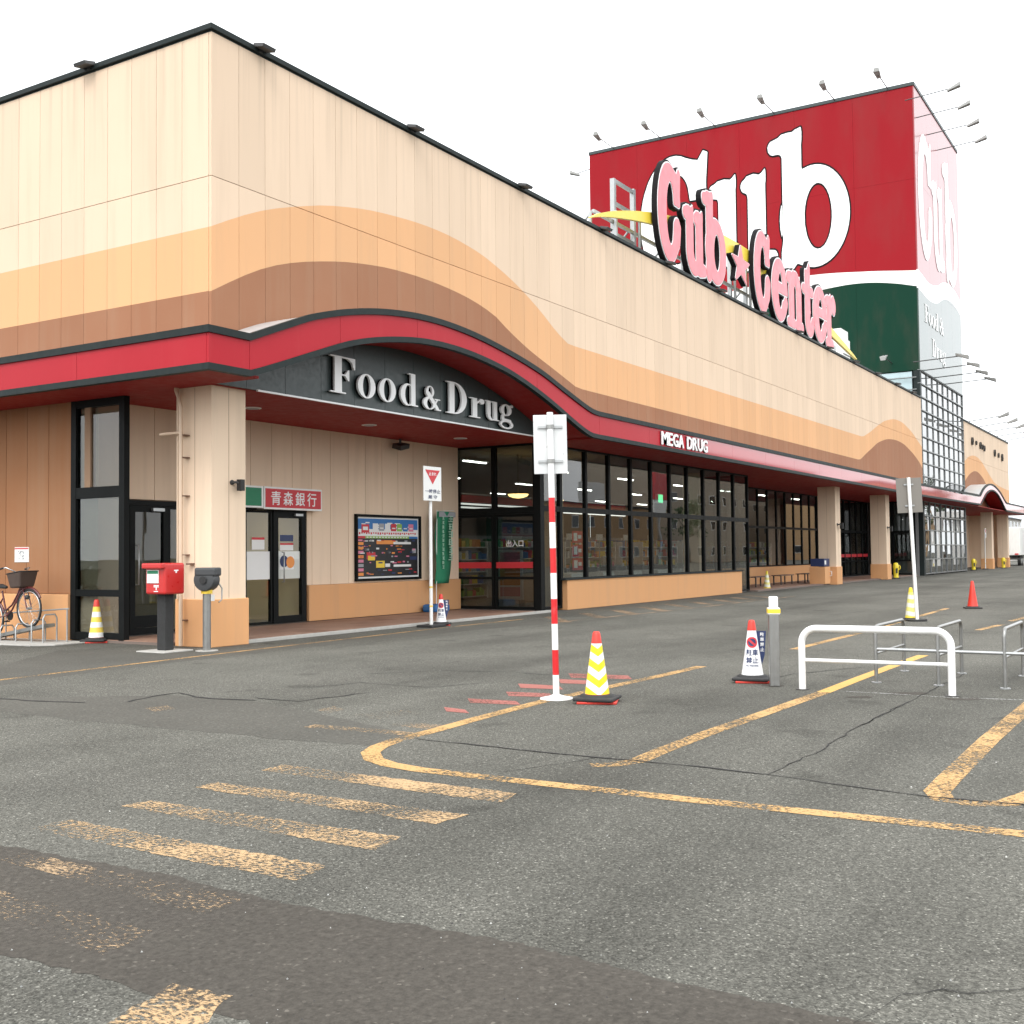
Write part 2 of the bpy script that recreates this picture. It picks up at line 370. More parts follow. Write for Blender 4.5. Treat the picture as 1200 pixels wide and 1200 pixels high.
# ------------------------------------------------------------------ surface materials
def wall_paint(name, bands):
    """cream wall paint with an orange and a brown band; bands: two lists of (x, z) or two heights"""
    k = N(name); p = k.pos(); sp = k.n('SeparateXYZ'); k.l(p, sp.inputs[0]); X, Y, Z = sp.outputs
    edge = []
    for bd in bands:
        if isinstance(bd, (int, float)): edge.append(bd); continue
        fc = k.n('FloatCurve'); cv = fc.mapping.curves[0]; pts = [(x/110, z/12, s) for x, z, *s in bd]
        fc.mapping.use_clip = False
        cv.points[0].location = pts[0][:2]; cv.points[1].location = pts[-1][:2]
        for q in pts[1:-1]: cv.points.new(q[0], q[1])
        srt = sorted(pts)
        for c_, q in zip(cv.points, srt): c_.handle_type = 'VECTOR' if q[2] else 'AUTO'
        fc.mapping.update(); k.l(k.math('DIVIDE', X, 110), fc.inputs['Value']); edge.append(k.math('MULTIPLY', fc.outputs[0], 12))
    up, lo = (k.math('LESS_THAN', Z, e) for e in edge)
    c = k.mix(up, CREAM, ORANGE); c = k.mix(lo, c, BROWN)
    oi = k.n('ObjectInfo'); t = k.math('MULTIPLY_ADD', oi.outputs['Random'], .09, .95)
    c = k.mix(1.0, c, t, 'MULTIPLY')
    st_ = k.noise(p, 1.0, 6, .65, (2.6, 2.6, .16)); c = k.mix(k.ramp(st_, [(.5, 0), (.85, .30)]), c, (.35, .26, .18))
    c = k.mix(k.ramp(k.noise(p, .35, 4), [(.35, 0), (.75, .12)]), c, (.5, .36, .24))
    dr = k.ramp(k.noise(p, 1.0, 4, .6, (5.5, 5.5, .10)), [(.52, 0), (.70, 1)]); nr = k.ramp(k.math('DIVIDE', Z, 12), [(.70, 0), (.868, .34)]); c = k.mix(k.math('MULTIPLY', dr, nr), c, (.30, .24, .18))
    k.set(**{'Base Color': c, 'Roughness': .78, 'Specular IOR Level': .18}); k.bump(k.noise(p, 45, 4), .25, .004)
CREAM, ORANGE, BROWN = (.69, .535, .40), (.68, .385, .20), (.305, .140, .078)
b1 = [(.0, 7.08, 1), (.64, 7.4), (1.27, 7.68), (2.05, 7.94), (3.38, 8.29), (5.0, 8.52), (6.6, 8.60), (7.9, 8.52), (8.95, 8.33), (10.92, 7.69), (11.8, 7.27), (12.5, 7.0, 1), (42.4, 7.05, 1), (43.8, 7.4), (45.7, 7.95), (47.5, 8.35), (50, 8.58), (52.5, 8.35), (55.2, 7.75), (58, 7.2), (68, 7.1, 1), (70.4, 7.82), (72, 8.15), (74, 8.28), (76.2, 8.1), (78.4, 7.64), (81.5, 6.95), (83, 6.7), (100, 6.6)]
b2 = [(.0, 5.98, 1), (.62, 6.32), (1.27, 6.64), (1.93, 6.87), (2.63, 7.05), (4.0, 7.3), (5.4, 7.42), (7, 7.4), (8.6, 7.2), (9.57, 6.86), (10.53, 6.54), (11.78, 6.22), (13, 5.9, 1), (41.8, 5.88, 1), (43, 6.28), (44, 6.58), (46, 7.12), (48.5, 7.42), (50.5, 7.42), (52.5, 7.18), (55, 6.65), (57, 6.1), (69, 6.0, 1), (70.7, 6.6), (72.4, 7.0), (74.2, 7.18), (76, 7.03), (78.85, 6.3), (80.5, 5.7), (83, 5.5), (100, 5.4)]
wall_paint('wall_front', [b1, b2]); wall_paint('wall_side', [7.08, 5.99]); CREAM = (.78, .61, .455); wall_paint('wall_plain_lit', [-5.0, -9.0]); ORANGE = (.66, .345, .16)  # unbanded cream is lightened in colour to offset canopy shade on pillars and recess
BROWN = (.30, .135, .062); wall_paint('wall_brown', [20.0, 19.0]); wall_paint('wall_plinth', [19.0, -9.0])
pm('joint', (.30, .19, .12), .9)
pm('trim', (.020, .027, .027), .5, var=.2, dirt=.06, spec=.1); pm('frame', (.009, .010, .010), .42, var=.2, spec=.07)
pm('board_green', (.030, .043, .043), .42, var=.15)
k = N('canopy_red'); p = k.pos(); f = k.noise(p, .8, 4)
c = k.mix(f, (.36, .013, .022), (.43, .018, .030)); c = k.mix(k.ramp(k.noise(p, 1.2, 6, .7, (3, 3, .4)), [(.55, 0), (.8, .14)]), c, (.42, .07, .07))
k.set(**{'Base Color': c, 'Roughness': .42, 'Specular IOR Level': .1, 'Coat Weight': .08, 'Coat Roughness': .05}); k.bump(k.noise(p, 1.3, 2), .16, .02)
MAT['canopy_gloss'] = k.m.copy(); MAT['canopy_gloss'].name = 'canopy_gloss'; MAT['canopy_gloss'].node_tree.nodes['Principled BSDF'].inputs['Coat Weight'].default_value = .95
pm('soffit', (.30, .024, .022), .6, var=.12, scale=1.5, spec=.15)
pm('zinc', (.55, .57, .58), .4, metal=.5); pm('white_paint', (.80, .80, .78), .4, var=.03, dirt=.1); pm('galv', (.42, .43, .43), .42, metal=.75, var=.12, scale=8)
pm('steel', (.30, .30, .29), .36, metal=.8, var=.15, scale=9, dirt=.2); pm('dark_metal', (.05, .05, .05), .45, var=.2); pm('black_rubber', (.02, .02, .02), .7, var=.2, bump=.2)
pm('letter_white', (.80, .80, .80), .35, var=.03); pm('letter_black', (.008, .007, .008), .7, spec=.15); pm('letter_pink', (.78, .175, .21), .38, var=.06, scale=1.0, dirt=.05)
pm('swoosh', (.80, .60, .06), .4, var=.05); pm('pipe_beige', (.62, .47, .34), .45, dirt=.1)
pm('paper', (.75, .75, .73), .6, var=.02); pm('red_print', (.55, .03, .04), .5, var=.05); pm('plate_grey', (.20, .185, .165), .55, var=.06, spec=.2); pm('navy', (.02, .035, .11), .5, var=.1); pm('green_print', (.015, .20, .095), .55, var=.08)
pm('blue_print', (.03, .16, .42), .5); pm('yellow_print', (.80, .56, .05), .5); pm('orange_print', (.78, .28, .06), .5); pm('lime_print', (.25, .45, .08), .5); pm('pink_print', (.65, .20, .30), .5); pm('black_print', (.012, .012, .014), .4); pm('grey_print', (.32, .33, .35), .5)
pm('cloth_green', (.02, .20, .10), .8, var=.1)
def glass(name, tint, gl=1.0, rough=.0, f0=1.52):
    k = N(name); k.t.nodes.remove(k.b)
    tr = k.n('BsdfTransparent'); tr.inputs[0].default_value = (*tint, 1); gs = k.n('BsdfGlossy'); gs.inputs['Roughness'].default_value = rough; gs.inputs[0].default_value = (gl, gl, gl, 1)
    fr = k.n('Fresnel'); fr.inputs['IOR'].default_value = f0
    bp = k.n('Bump'); bp.inputs['Strength'].default_value = .05; bp.inputs['Distance'].default_value = .03; k.l(k.noise(k.pos(), .9, 1), bp.inputs['Height']); k.l(bp.outputs[0], gs.inputs['Normal'])
    bf = k.n('NewGeometry').outputs['Backfacing']; k.l(k.mix(bf, tint, (1., 1., 1.)), tr.inputs[0]); fac = k.math('MULTIPLY', k.math('MULTIPLY', fr.outputs[0], 1.3), k.math('SUBTRACT', 1.0, bf)); ms = k.n('MixShader'); k.l(fac, ms.inputs[0]); k.l(tr.outputs[0], ms.inputs[1]); k.l(gs.outputs[0], ms.inputs[2]); k.l(ms.outputs[0], k.o.inputs[0])
glass('glass', (.46, .50, .48)); glass('glass_dark', (.26, .29, .28)); glass('glass_clear', (.82, .84, .80)); glass('glass_tower', (.13, .15, .15), .95, f0=1.75)
# ------------------------------------------------------------------ ground
k = N('asphalt'); p = k.pos()
grit = k.n('TexVoronoi'); grit.inputs['Scale'].default_value = 125; k.l(p, grit.inputs['Vector'])
gc = k.ramp(grit.outputs['Color'], [(.0, .42), (.5, .82), (.84, 1.18), (1, 3.2)])
fine = k.ramp(k.noise(p, 38, 6, .75), [(.25, .42), (.75, 1.58)])
big = k.ramp(k.noise(p, .22, 6, .65), [(.3, .72), (.5, .98), (.7, 1.16)])
base = k.mix(k.noise(p, 1.6, 5), (.118, .115, .100), (.148, .144, .126))
c = k.mix(1.0, base, gc, 'MULTIPLY'); c = k.mix(1.0, c, fine, 'MULTIPLY'); c = k.mix(1.0, c, big, 'MULTIPLY')
sp = k.n('SeparateXYZ'); k.l(p, sp.inputs[0])
strk = k.ramp(k.noise(p, .5, 4, .55, (.12, 1.1, 1)), [(.45, 1.05), (.7, .74)]); c = k.mix(1.0, c, strk, 'MULTIPLY'); spots = k.ramp(k.noise(p, 1.3, 3, .5), [(.64, 1.0), (.72, .74)]); c = k.mix(1.0, c, spots, 'MULTIPLY')
k.set(**{'Base Color': c, 'Roughness': .9, 'Specular IOR Level': .10}); h_ = k.mix(.5, grit.outputs['Distance'], k.noise(p, 40, 5)); k.bump(h_, .55, .008)
k = N('asphalt_dark'); p = k.pos()
fine = k.ramp(k.noise(p, 30, 6, .75), [(.25, .6), (.75, 1.45)]); big = k.ramp(k.noise(p, .7, 5), [(.3, .88), (.7, 1.12)])
c = k.mix(1.0, k.mix(1.0, (.070, .063, .054), fine, 'MULTIPLY'), big, 'MULTIPLY')
g2 = k.n('TexVoronoi'); g2.inputs['Scale'].default_value = 70; k.l(p, g2.inputs['Vector']); c = k.mix(1.0, c, k.ramp(g2.outputs['Color'], [(0, .8), (.85, 1.0), (1, 1.9)]), 'MULTIPLY')
k.set(**{'Base Color': c, 'Roughness': .85, 'Specular IOR Level': .12}); k.bump(k.noise(p, 35, 4), .4, .006)
import types
MAT['asphalt_mid'] = k.m.copy(); MAT['asphalt_mid'].name = 'asphalt_mid'
for n_ in MAT['asphalt_mid'].node_tree.nodes:
    if n_.type == 'MIX' and abs(n_.inputs[6].default_value[0]-.070) < 1e-4 and not n_.inputs[6].is_linked: n_.inputs[6].default_value = (.100, .096, .084, 1)
def worn(name, col, lo, hi, scale=7.0, patchy=.44):
    """road paint that has flaked off in places, the ground shows through"""
    k = N(name); p = k.pos()
    a = k.noise(p, scale*7.5, 3, .7, (1, .6, 1)); b = k.noise(p, scale*.16, 4, .6)
    f = k.math('ADD', k.math('MULTIPLY', a, 1-patchy), k.math('MULTIPLY', b, patchy))
    m = k.ramp(f, [(lo, 1.0), (hi, 0.0)])
    c = k.mix(k.noise(p, scale*3, 5), tuple(x*.72 for x in col), col)
    k.set(**{'Base Color': c, 'Roughness': .7}); k.bump(k.noise(p, 60, 4), .4, .004)
    tr = k.n('BsdfTransparent'); ms = k.n('MixShader'); k.l(m, ms.inputs[0]); k.l(tr.outputs[0], ms.inputs[1]); k.l(k.b.outputs[0], ms.inputs[2]); k.l(ms.outputs[0], k.o.inputs[0])
YEL = (.55, .33, .125)
worn('paint_line', YEL, .475, .55); worn('paint_hatch', (.50, .33, .17), .44, .53); worn('paint_faint', (.44, .30, .17), .38, .47); worn('paint_red', (.36, .12, .095), .52, .60); worn('paint_white', (.5, .5, .48), .44, .52); worn('paint_fresh', (.66, .39, .10), .58, .66)
worn('paint_dull', (.36, .24, .14), .45, .55)
pm('crack', (.012, .011, .010), .95); pm('concrete', (.42, .41, .38), .8, var=.12, scale=4, bump=.3, dirt=.2); pm('stain', (.035, .032, .03), .6)
k = N('paver'); p = k.pos(); oi = k.n('ObjectInfo'); c = k.mix(oi.outputs['Random'], (.23, .125, .085), (.34, .205, .145)); c = k.mix(k.ramp(k.noise(p, 9, 5), [(.4, 0), (.8, .4)]), c, (.13, .09, .07)); k.set(**{'Base Color': c, 'Roughness': .6}); k.bump(k.noise(p, 70, 3), .3, .003)
pm('grout', (.17, .13, .11), .9)

mb = MB(); S_ = 700; mb.add([(-S_, -S_, 0), (S_, -S_, 0), (S_, S_, 0), (-S_, S_, 0)], [(0, 1, 2, 3)])
struct(mb.build('ground', 'asphalt'))
def rough_edge(pts, amp, step):
    out = []
    for i in range(len(pts)):
        a, b = pts[i], pts[(i+1) % len(pts)]; n = max(1, int((b-a).length/step))
        for j in range(n):
            q = a.lerp(b, j/n); out.append(Vector((q.x+random.uniform(-amp, amp), q.y+random.uniform(-amp, amp), 0)))
    return out
def sheet(name, pts, mat, z, amp=0, step=.3):
    if amp: pts = rough_edge(pts, amp, step)
    tri = tessellate_polygon([[Vector((q.x, q.y, 0)) for q in pts]])
    return struct(MB().add([(q.x, q.y, z) for q in pts], tri).build(name, mat))
def gp(*px): return [G(x, y) for x, y in px]
sheet('asphalt_patch', gp((-150, 966), (0, 990), (200, 1026), (340, 1060), (600, 1104), (780, 1148), (1020, 1200), (1150, 1240), (380, 1240), (300, 1200), (200, 1170), (100, 1142), (0, 1117), (-150, 1085)), 'asphalt_dark', .0012, .016, .04)
sheet('asphalt_patch', gp((-150, 812), (0, 818), (200, 815), (300, 822), (420, 846), (486, 862), (462, 868), (440, 874), (330, 866), (100, 845), (0, 834), (-150, 823)), 'asphalt_mid', .0012, .03, .15)
sheet('asphalt_patch', gp((-150, 800), (0, 780), (70, 762), (240, 764), (420, 747), (560, 733), (640, 727), (640, 731), (520, 742), (330, 762), (120, 786), (0, 803), (-150, 822)), 'asphalt_mid', .001, .03, .2)
def ribbon(name, px, mat, wd, z, amp=0.0, pts=None):
    P = pts or [G(x, y) for x, y in px]; Q = [P[0]]
    for a, b in zip(P[:-1], P[1:]):
        n = max(1, int((b-a).length/.15)) if amp else 1
        for j in range(1, n+1):
            q = a.lerp(b, j/n); Q.append(Vector((q.x+random.uniform(-amp, amp), q.y+random.uniform(-amp, amp), 0)))
    L, Rr = [], []
    for i, q in enumerate(Q):
        d = (Q[min(i+1, len(Q)-1)]-Q[max(i-1, 0)]).normalized(); n_ = Vector((-d.y, d.x, 0))
        ww = wd/2*(random.uniform(.35, 1.3) if amp else 1); L.append(q+n_*ww); Rr.append(q-n_*ww)
    m = len(Q); return struct(MB().add([(v.x, v.y, z) for v in L+Rr], [(i, i+1, m+i+1, m+i) for i in range(m-1)]).build(name, mat))
# painted lines and hatching on the asphalt
ribbon('painted_line', [(822, 781), (770, 793), (700, 808), (640, 821), (560, 842), (510, 856), (465, 867.5), (444, 875), (434, 882), (438, 890), (456, 896), (490, 902), (560, 910), (650, 920), (800, 936.5), (950, 952), (1100, 967.5), (1300, 988)], 'paint_line', .15, .0030)
ribbon('painted_line', [(362, 851), (430, 856), (478, 860.5)], 'paint_hatch', .17, .0034)
ribbon('painted_line', [(692, 897), (722, 896), (747, 892), (775, 880), (830, 859), (890, 838), (965, 811.5)], 'paint_line', .15, .0030)
ribbon('painted_line', [(965, 811.5), (1010, 794), (1045, 781), (1082, 768)], 'paint_fresh', .15, .0030)
ribbon('painted_line', [(1300, 745), (1212, 822), (1160, 866), (1112, 913), (1098, 928), (1105, 937), (1140, 942), (1180, 942), (1215, 930), (1240, 905), (1300, 850)], 'paint_line', .16, .0030)
ribbon('painted_line', [(930, 761), (1015, 740), (1060, 727), (1110, 713)], 'paint_line', .14, .0030)
for a, b in (((1146, 738.5), (1174, 732)), ((1184, 728), (1215, 720))): ribbon('painted_line', [a, b], 'paint_line', .14, .0030)
P_ = [Vector((x, -.95+.08*math.sin(x*.4), 0)) for x in (-9, -5, -1, 2, 5, 9)]
ribbon('painted_line', None, 'paint_line', .10, .0030, pts=[Vector((-12, -1.75, 0)), Vector((-5, -1.28, 0)), Vector((.1, -.93, 0)), Vector((5.4, -.66, 0)), Vector((9, -.62, 0))])
ribbon('painted_line', None, 'paint_faint', .08, .0030, pts=[Vector((9, -.62, 0)), Vector((16, -.55, 0)), Vector((35, -.45, 0))])
ribbon('painted_line', None, 'paint_dull', .10, .0030, pts=[Vector((8, -1.9, 0)), Vector((14, -2.25, 0)), Vector((24, -2.3, 0))])
for i in range(9):
    x = 9.3+i*1.75; ribbon('hatch_stripe', None, 'paint_dull', .30, .0026, pts=[Vector((x-.9, -2.1, 0)), Vector((x+.75, -.75, 0))])
for poly, m in (([(305, 903), (330, 896), (606, 930), (588, 941)], 'paint_hatch'), ([(228, 923), (255, 917), (548, 955), (512, 966)], 'paint_hatch'), ([(143, 945), (175, 938), (470, 981), (438, 997)], 'paint_hatch'),
                ([(37, 972), (78, 960), (384, 1015), (345, 1033)], 'paint_hatch'), ([(0, 1009), (30, 1000), (286, 1053), (240, 1072)], 'paint_faint'), ([(-60, 1052), (-10, 1042), (180, 1092), (120, 1120)], 'paint_faint'), ([(80, 1225), (205, 1154), (270, 1168), (210, 1232)], 'paint_hatch')):
    sheet('hatch_stripe', gp(*poly), m, .0026, .012, .05)
for poly in ([(415, 838), (470, 832), (495, 836), (440, 844)], [(372, 832), (392, 828), (404, 832), (384, 836)], [(170, 830), (196, 827), (206, 831), (180, 834)], [(468, 846), (520, 850), (505, 855), (455, 850)]): sheet('paint_remnant', gp(*poly), 'paint_faint', .0028)
for x0, y0, x1, y1 in ((520, 831, 545, 834), (548, 821, 605, 824), (593, 813, 644, 815), (607, 803.5, 655, 806), (654, 798, 690, 800), (666, 791.5, 736, 794)):
    sheet('painted_mark', gp((x0, y0-2.2), (x1, y1-2.2), (x1+5, y1+2.2), (x0+3, y0+2.8)), 'paint_red', .0027)
ribbon('painted_line', [(962, 809), (1040, 813), (1120, 818), (1260, 822)], 'paint_white', .03, .0028)
# cracks and small dark spots around the barrier and steel post
for px, wd, am in (([(488, 866), (600, 878), (700, 888), (800, 897), (900, 908), (1000, 922), (1090, 934), (1260, 948)], .028, .016), ([(900, 908), (960, 880), (1010, 850), (1060, 825)], .012, .02), ([(1010, 850), (1080, 815), (1130, 790)], .012, .015),
                   ([(-20, 818), (20, 820), (60, 823), (100, 824)], .045, .03), ([(150, 823), (180, 816), (210, 812), (235, 818), (300, 821)], .05, .03), ([(430, 790), (520, 786), (600, 788), (660, 792)], .02, .02), ([(300, 818), (350, 822), (430, 812)], .03, .03),
                   ([(1058, 1166), (1080, 1164), (1105, 1161), (1130, 1164), (1230, 1158)], .009, .010), ([(1000, 1200), (1030, 1182), (1058, 1166)], .003, .012), ([(590, 905), (680, 892), (700, 888)], .008, .012), ([(880, 800), (930, 790), (1010, 782)], .02, .02), ([(360, 806), (420, 800), (500, 806), (560, 801)], .02, .04)):
    ribbon('asphalt_crack', px, 'crack', wd, .0042, am)
for cx, cy, rx, ry in ((1066, 813, 26, 2.0), (1008, 817, 18, 1.4), (1130, 819, 22, 1.8), (905, 803, 14, 2.0)):
    sheet('dark_spot', [G(cx+rx*math.cos(a)*random.uniform(.75, 1.1), cy+ry*math.sin(a)*random.uniform(.7, 1.1)) for a in np.linspace(0, 2*PI, 22)[:-1]], 'asphalt_dark', .0020)
mb = MB(); rg = random.Random(3)
for i in range(260):
    q = G(rg.uniform(-60, 1260), rg.uniform(740, 1215)); r_ = rg.uniform(.003, .007); a_ = rg.uniform(0, 6.28)
    v_ = [(q.x+r_*math.cos(a_+j*2.09), q.y+r_*math.sin(a_+j*2.09), 0) for j in range(3)]+[(q.x, q.y, r_*1.1)]
    mb.cur = rg.randrange(2); mb.add(v_, [(0, 1, 3), (1, 2, 3), (2, 0, 3)])
o = mb.build('loose_grit', ['steel', 'stain']); o['kind'] = 'stuff'; o['label'] = 'loose grit and small stones scattered over the asphalt'; o['category'] = 'grit'
# raised tiled walk in front of the recessed entrance
walk = struct(MB().slab([Vector(q) for q in ((.9, .16), (11.95, .30), (11.95, 3.3), (.0, 3.3), (.0, .95), (.9, .95))], -.05, .042).build('tiled_walk', 'grout'))
tile = MB().box(0, .594, 0, .594, 0, .012).mesh('tile', 'paver')
for i in range(19):
    for j in range(6):
        x, y = .03+i*.6, .42+j*.6
        if y+.6 > 3.25 or x+.6 > 11.95 or (x < .9 and y < .97): continue
        link('tile', tile, walk, (x, y, .0425))
bev(MB().strip([(.9, .10, 0), (11.95, .24, 0)], [(.9, .10, .062), (11.95, .24, .062)], (0, .12, 0)).build('kerb', 'concrete', walk), .008)
struct(MB().slab([Vector(q) for q in ((27.9, .35), (56, .35), (56, 3.3), (27.9, 3.3))], -.05, .05).build('tiled_walk', 'grout'))
w2 = bpy.data.objects['tiled_walk.001']
for i in range(30):
    for j in range(3): link('tile', tile, w2, (28.0+i*.9, .5+j*.8, .0505)).scale = (1.48, 1.3, 1)
# ------------------------------------------------------------------ the store
store = thing('store_building', 'long cream store with orange and brown painted waves and a red canopy', 'building')
PW = .6425; ZS = 4.4
def wall_panels(parent, mat, x0, n, rows, wd=PW, y=0.0, side=False, gap=.008, th=.06, name='wall_panel'):
    for z0, z1 in rows:
        me = (MB().box(0, th, gap/2, wd-gap/2, 0, z1-z0) if side else MB().box(gap/2, wd-gap/2, 0, th, 0, z1-z0)).mesh(name, mat)
        for i in range(n): link(name, me, parent, (y, x0+i*wd, z0) if side else (x0+i*wd, y, z0))
ROWS = [(4.5, 7.944), (7.956, 10.42)]
NA = 87; TE = NA*PW
wall_panels(store, 'wall_front', 0, NA, ROWS); wall_panels(store, 'wall_side', .062, 26, ROWS, side=True)
mb = MB(); mb.box(.05, TE, .05, .3, 4.46, 10.42); mb.box(.05, .3, .3, 17, 4.46, 10.42); mb.box(16.8, 17, .3, 17, 4.5, 10.4); mb.build('wall_core', 'joint', store)
mb = MB().box(.3, TE, .3, 26, 10.2, 10.3); mb.build('roof', 'concrete', store)
mb = MB(); mb.box(-.05, TE-.05, -.05, .34, 10.45, 10.55); mb.box(-.05, .34, .34, 17, 10.45, 10.55); bev(mb.build('coping', 'trim', store), .01)
mb = MB(); mb.box(.0, TE-.05, .0, .3, 10.42, 10.45); mb.box(.0, .3, .3, 17, 10.42, 10.45); mb.build('coping_drip', 'trim', store)
# canopy
AT = [(-.33, 5.07), (.61, 5.44), (1.25, 5.68), (2.26, 5.94), (3.35, 6.12), (4.54, 6.21), (5.86, 6.18), (7.33, 6.02), (8.91, 5.75), (10.1, 5.44), (11.38, 5.12), (11.9, 5.06)]
AB = [(-.31, 4.38), (.5, 4.66), (1.25, 4.93), (2.26, 5.27), (3.34, 5.50), (4.53, 5.64), (5.86, 5.64), (7.32, 5.49), (8.36, 5.28), (9.49, 4.97), (10.7, 4.58), (11.4, 4.40), (11.9, 4.38)]
def smooth(tab, t):
    if t <= tab[0][0]: return tab[0][1]
    if t >= tab[-1][0]: return tab[-1][1]
    i = max(j for j in range(len(tab)-1) if tab[j][0] <= t); g = lambda j: tab[min(max(j, 0), len(tab)-1)]
    (xa, a), (x0, p0), (x1, p1), (xb, b) = g(i-1), g(i), g(i+1), g(i+2)
    h = x1-x0; u = (t-x0)/h; m0 = (p1-a)/(x1-xa) if i > 0 else (p1-p0)/h; m1 = (b-p0)/(xb-x0) if i+2 < len(tab) else (p1-p0)/h
    return (2*u**3-3*u*u+1)*p0+(u**3-2*u*u+u)*h*m0+(-2*u**3+3*u*u)*p1+(u**3-u*u)*h*m1
ARCH2 = 68.2
def topz(t): return max(5.07, smooth(AT, t) if t < 40 else smooth(AT, t-ARCH2)*.96+.2)
def botz(t): return max(4.38, smooth(AB, t) if t < 40 else smooth(AB, t-ARCH2))
CY = -1.2; CEND = 93
def ts(a, b, st=.22):
    n = max(1, int(math.ceil((b-a)/st))); return [a+(b-a)*i/n for i in range(n+1)]
cuts = [-1.2, -.33, 1.9, 4.2, 6.5, 8.8, 11.9]+[14.9+3.2*i for i in range(17)]+[68.2, 71, 73.8, 76.6, 80.1, 84, 88, CEND]
for a, b in zip(cuts[:-1], cuts[1:]):
    flat = (12 < a < 67); T = [a+.004, b-.004] if flat else ts(a+.004, b-.004)
    MB().strip([(t, CY, botz(t)+.10) for t in T], [(t, CY, topz(t)-.11) for t in T], (0, .05, 0)).build('fascia_panel', 'canopy_gloss' if a > 17 else 'canopy_red', store)
for nm, lo, hi in (('fascia_trim', lambda t: topz(t)-.115, topz), ('fascia_trim', botz, lambda t: botz(t)+.105)):
    T = [-1.235]+ts(-.33, 11.9, .2)+[30, 50, 68.2]+ts(68.3, 80.1, .3)+[CEND]
    MB().strip([(t, CY-.035, lo(t)) for t in T], [(t, CY-.035, hi(t)) for t in T], (0, .12, 0)).build(nm, 'trim', store)
for a, b in ((-1.2, 1.9), (1.9, 5.0), (5.0, 8.1), (8.1, 11.2), (11.2, 14.3)):
    MB().box(-1.2, -1.15, max(a+.004, -1.148), b-.004, 4.48, 4.96).build('fascia_panel', 'canopy_red', store)
MB().box(-1.235, -1.115, -1.112, 16, 4.955, 5.07).build('fascia_trim', 'trim', store); MB().box(-1.235, -1.115, -1.112, 16, 4.38, 4.485).build('fascia_trim', 'trim', store)
mb = MB(); mb.box(-1.11, .0, -1.08, 16, 4.40, 4.44); mb.box(.002, 11.9, -.04, 3.3, 4.40, 4.44); mb.box(.002, .25, 3.302, 16, 4.40, 4.44); mb.box(11.902, 27.9, -1.08, .75, 4.40, 4.44); mb.box(27.902, CEND-.1, -1.08, 3.4, 4.40, 4.44)
mb.build('soffit', 'soffit', store)
T = ts(-.3, 11.88, .2); MB().strip([(t, -1.08, botz(t)+.06) for t in T], [(t, -.16, botz(t)+.06) for t in T], (0, 0, .04)).build('arch_soffit', 'soffit', store)
T2 = [t+ARCH2 for t in T]; MB().strip([(t, -1.08, botz(t)+.06) for t in T2], [(t, -.16, botz(t)+.06) for t in T2], (0, 0, .04)).build('arch_soffit', 'soffit', store)
for TT in (T, T2): MB().strip([(t, -1.15, topz(t)-.06) for t in TT], [(t, -.003, topz(t)-.06) for t in TT], (0, 0, .03)).build('arch_roof', 'zinc', store)
mb = MB(); mb.box(-1.11, 0, -1.08, 16, 4.93, 4.97); mb.box(12, 68.1, -1.08, -.003, 4.93, 4.97); mb.box(80.2, CEND, -1.08, -.003, 4.93, 4.97); mb.build('canopy_roof', 'zinc', store)
MB().box(CEND-.08, CEND, -1.148, 3.2, 4.41, 4.96).build('canopy_end', 'canopy_red', store)
# dark board under the arch
i = 0; t0 = -.3
while t0 < 11.6:
    t1 = min(t0+PW*1.5, 11.75); T = ts(t0+.004, t1-.004, .2)
    MB().strip([(t, -.15, 4.402) for t in T], [(t, -.15, max(4.41, botz(t)+.059)) for t in T], (0, .06, 0)).build('board_panel', 'board_green', store); t0 = t1
MB().box(.9, 11.7, -.19, -.145, 4.375, 4.405).build('light_strip', 'letter_white', store)
# corner pillar and the two pillars of the far recess
def pillar(t, wd=.87, flat=.04):
    s = MB().box(t+flat, t+wd-flat, flat, wd-flat, .80, 4.40).build('pillar', 'wall_plain_lit', store)
    bev(MB().box(t, t+wd, 0, wd, 0, .80).build('plinth', 'wall_plinth', s), .012)
    for x in (.5,):
        MB().box(t+wd*x-.004, t+wd*x+.004, flat-.002, flat+.01, .81, 4.39).build('joint', 'joint', s); MB().box(t+flat-.002, t+flat+.01, wd*x-.004, wd*x+.004, .81, 4.39).build('joint', 'joint', s)
    return s
for t in (0, 37.42, 46.8, 80.7, 88.8): pillar(t)
# framed glazing
def glazed(name, plane, c, u0, u1, z0, z1, fw=.06, dp=.10, cross=(), gl='glass', parent=None, frame='frame', rails=None):
    """one bay of glazing: a frame with a pane in every field. plane 'A': y = c, 'T': x = c"""
    par = parent or store
    bx = (lambda m, a, b, y0, y1, e, f: m.box(a, b, c+y0, c+y1, e, f)) if plane == 'A' else (lambda m, a, b, y0, y1, e, f: m.box(c+y0, c+y1, a, b, e, f))
    mb = MB(); bx(mb, u0, u0+fw, 0, dp, z0, z1); bx(mb, u1-fw, u1, 0, dp, z0, z1)
    zz = [(z0, z0+fw)]+[(z-hw, z+hw) for z, hw in cross]+[(z1-fw, z1)]
    for a, b in zz: bx(mb, u0+fw, u1-fw, .005, dp-.005, a, b)
    o = mb.build(name, frame, par)
    for (a0, a1), (b0, b1) in zip(zz[:-1], zz[1:]):
        mb = MB(); bx(mb, u0+fw, u1-fw, dp*.45, dp*.45+.008, a1, b0); mb.build('pane', gl, o)
    return o
posts = [13.13, 14.59, 16.03, 17.5, 18.97, 20.42, 21.85, 23.3, 24.76, 26.21, 27.72]
for a, b in zip(posts[:-1], posts[1:]): glazed('window', 'A', .6, a, b, .80 if b < 27 else .05, 4.40, .055, .12, [(2.7, .07)])
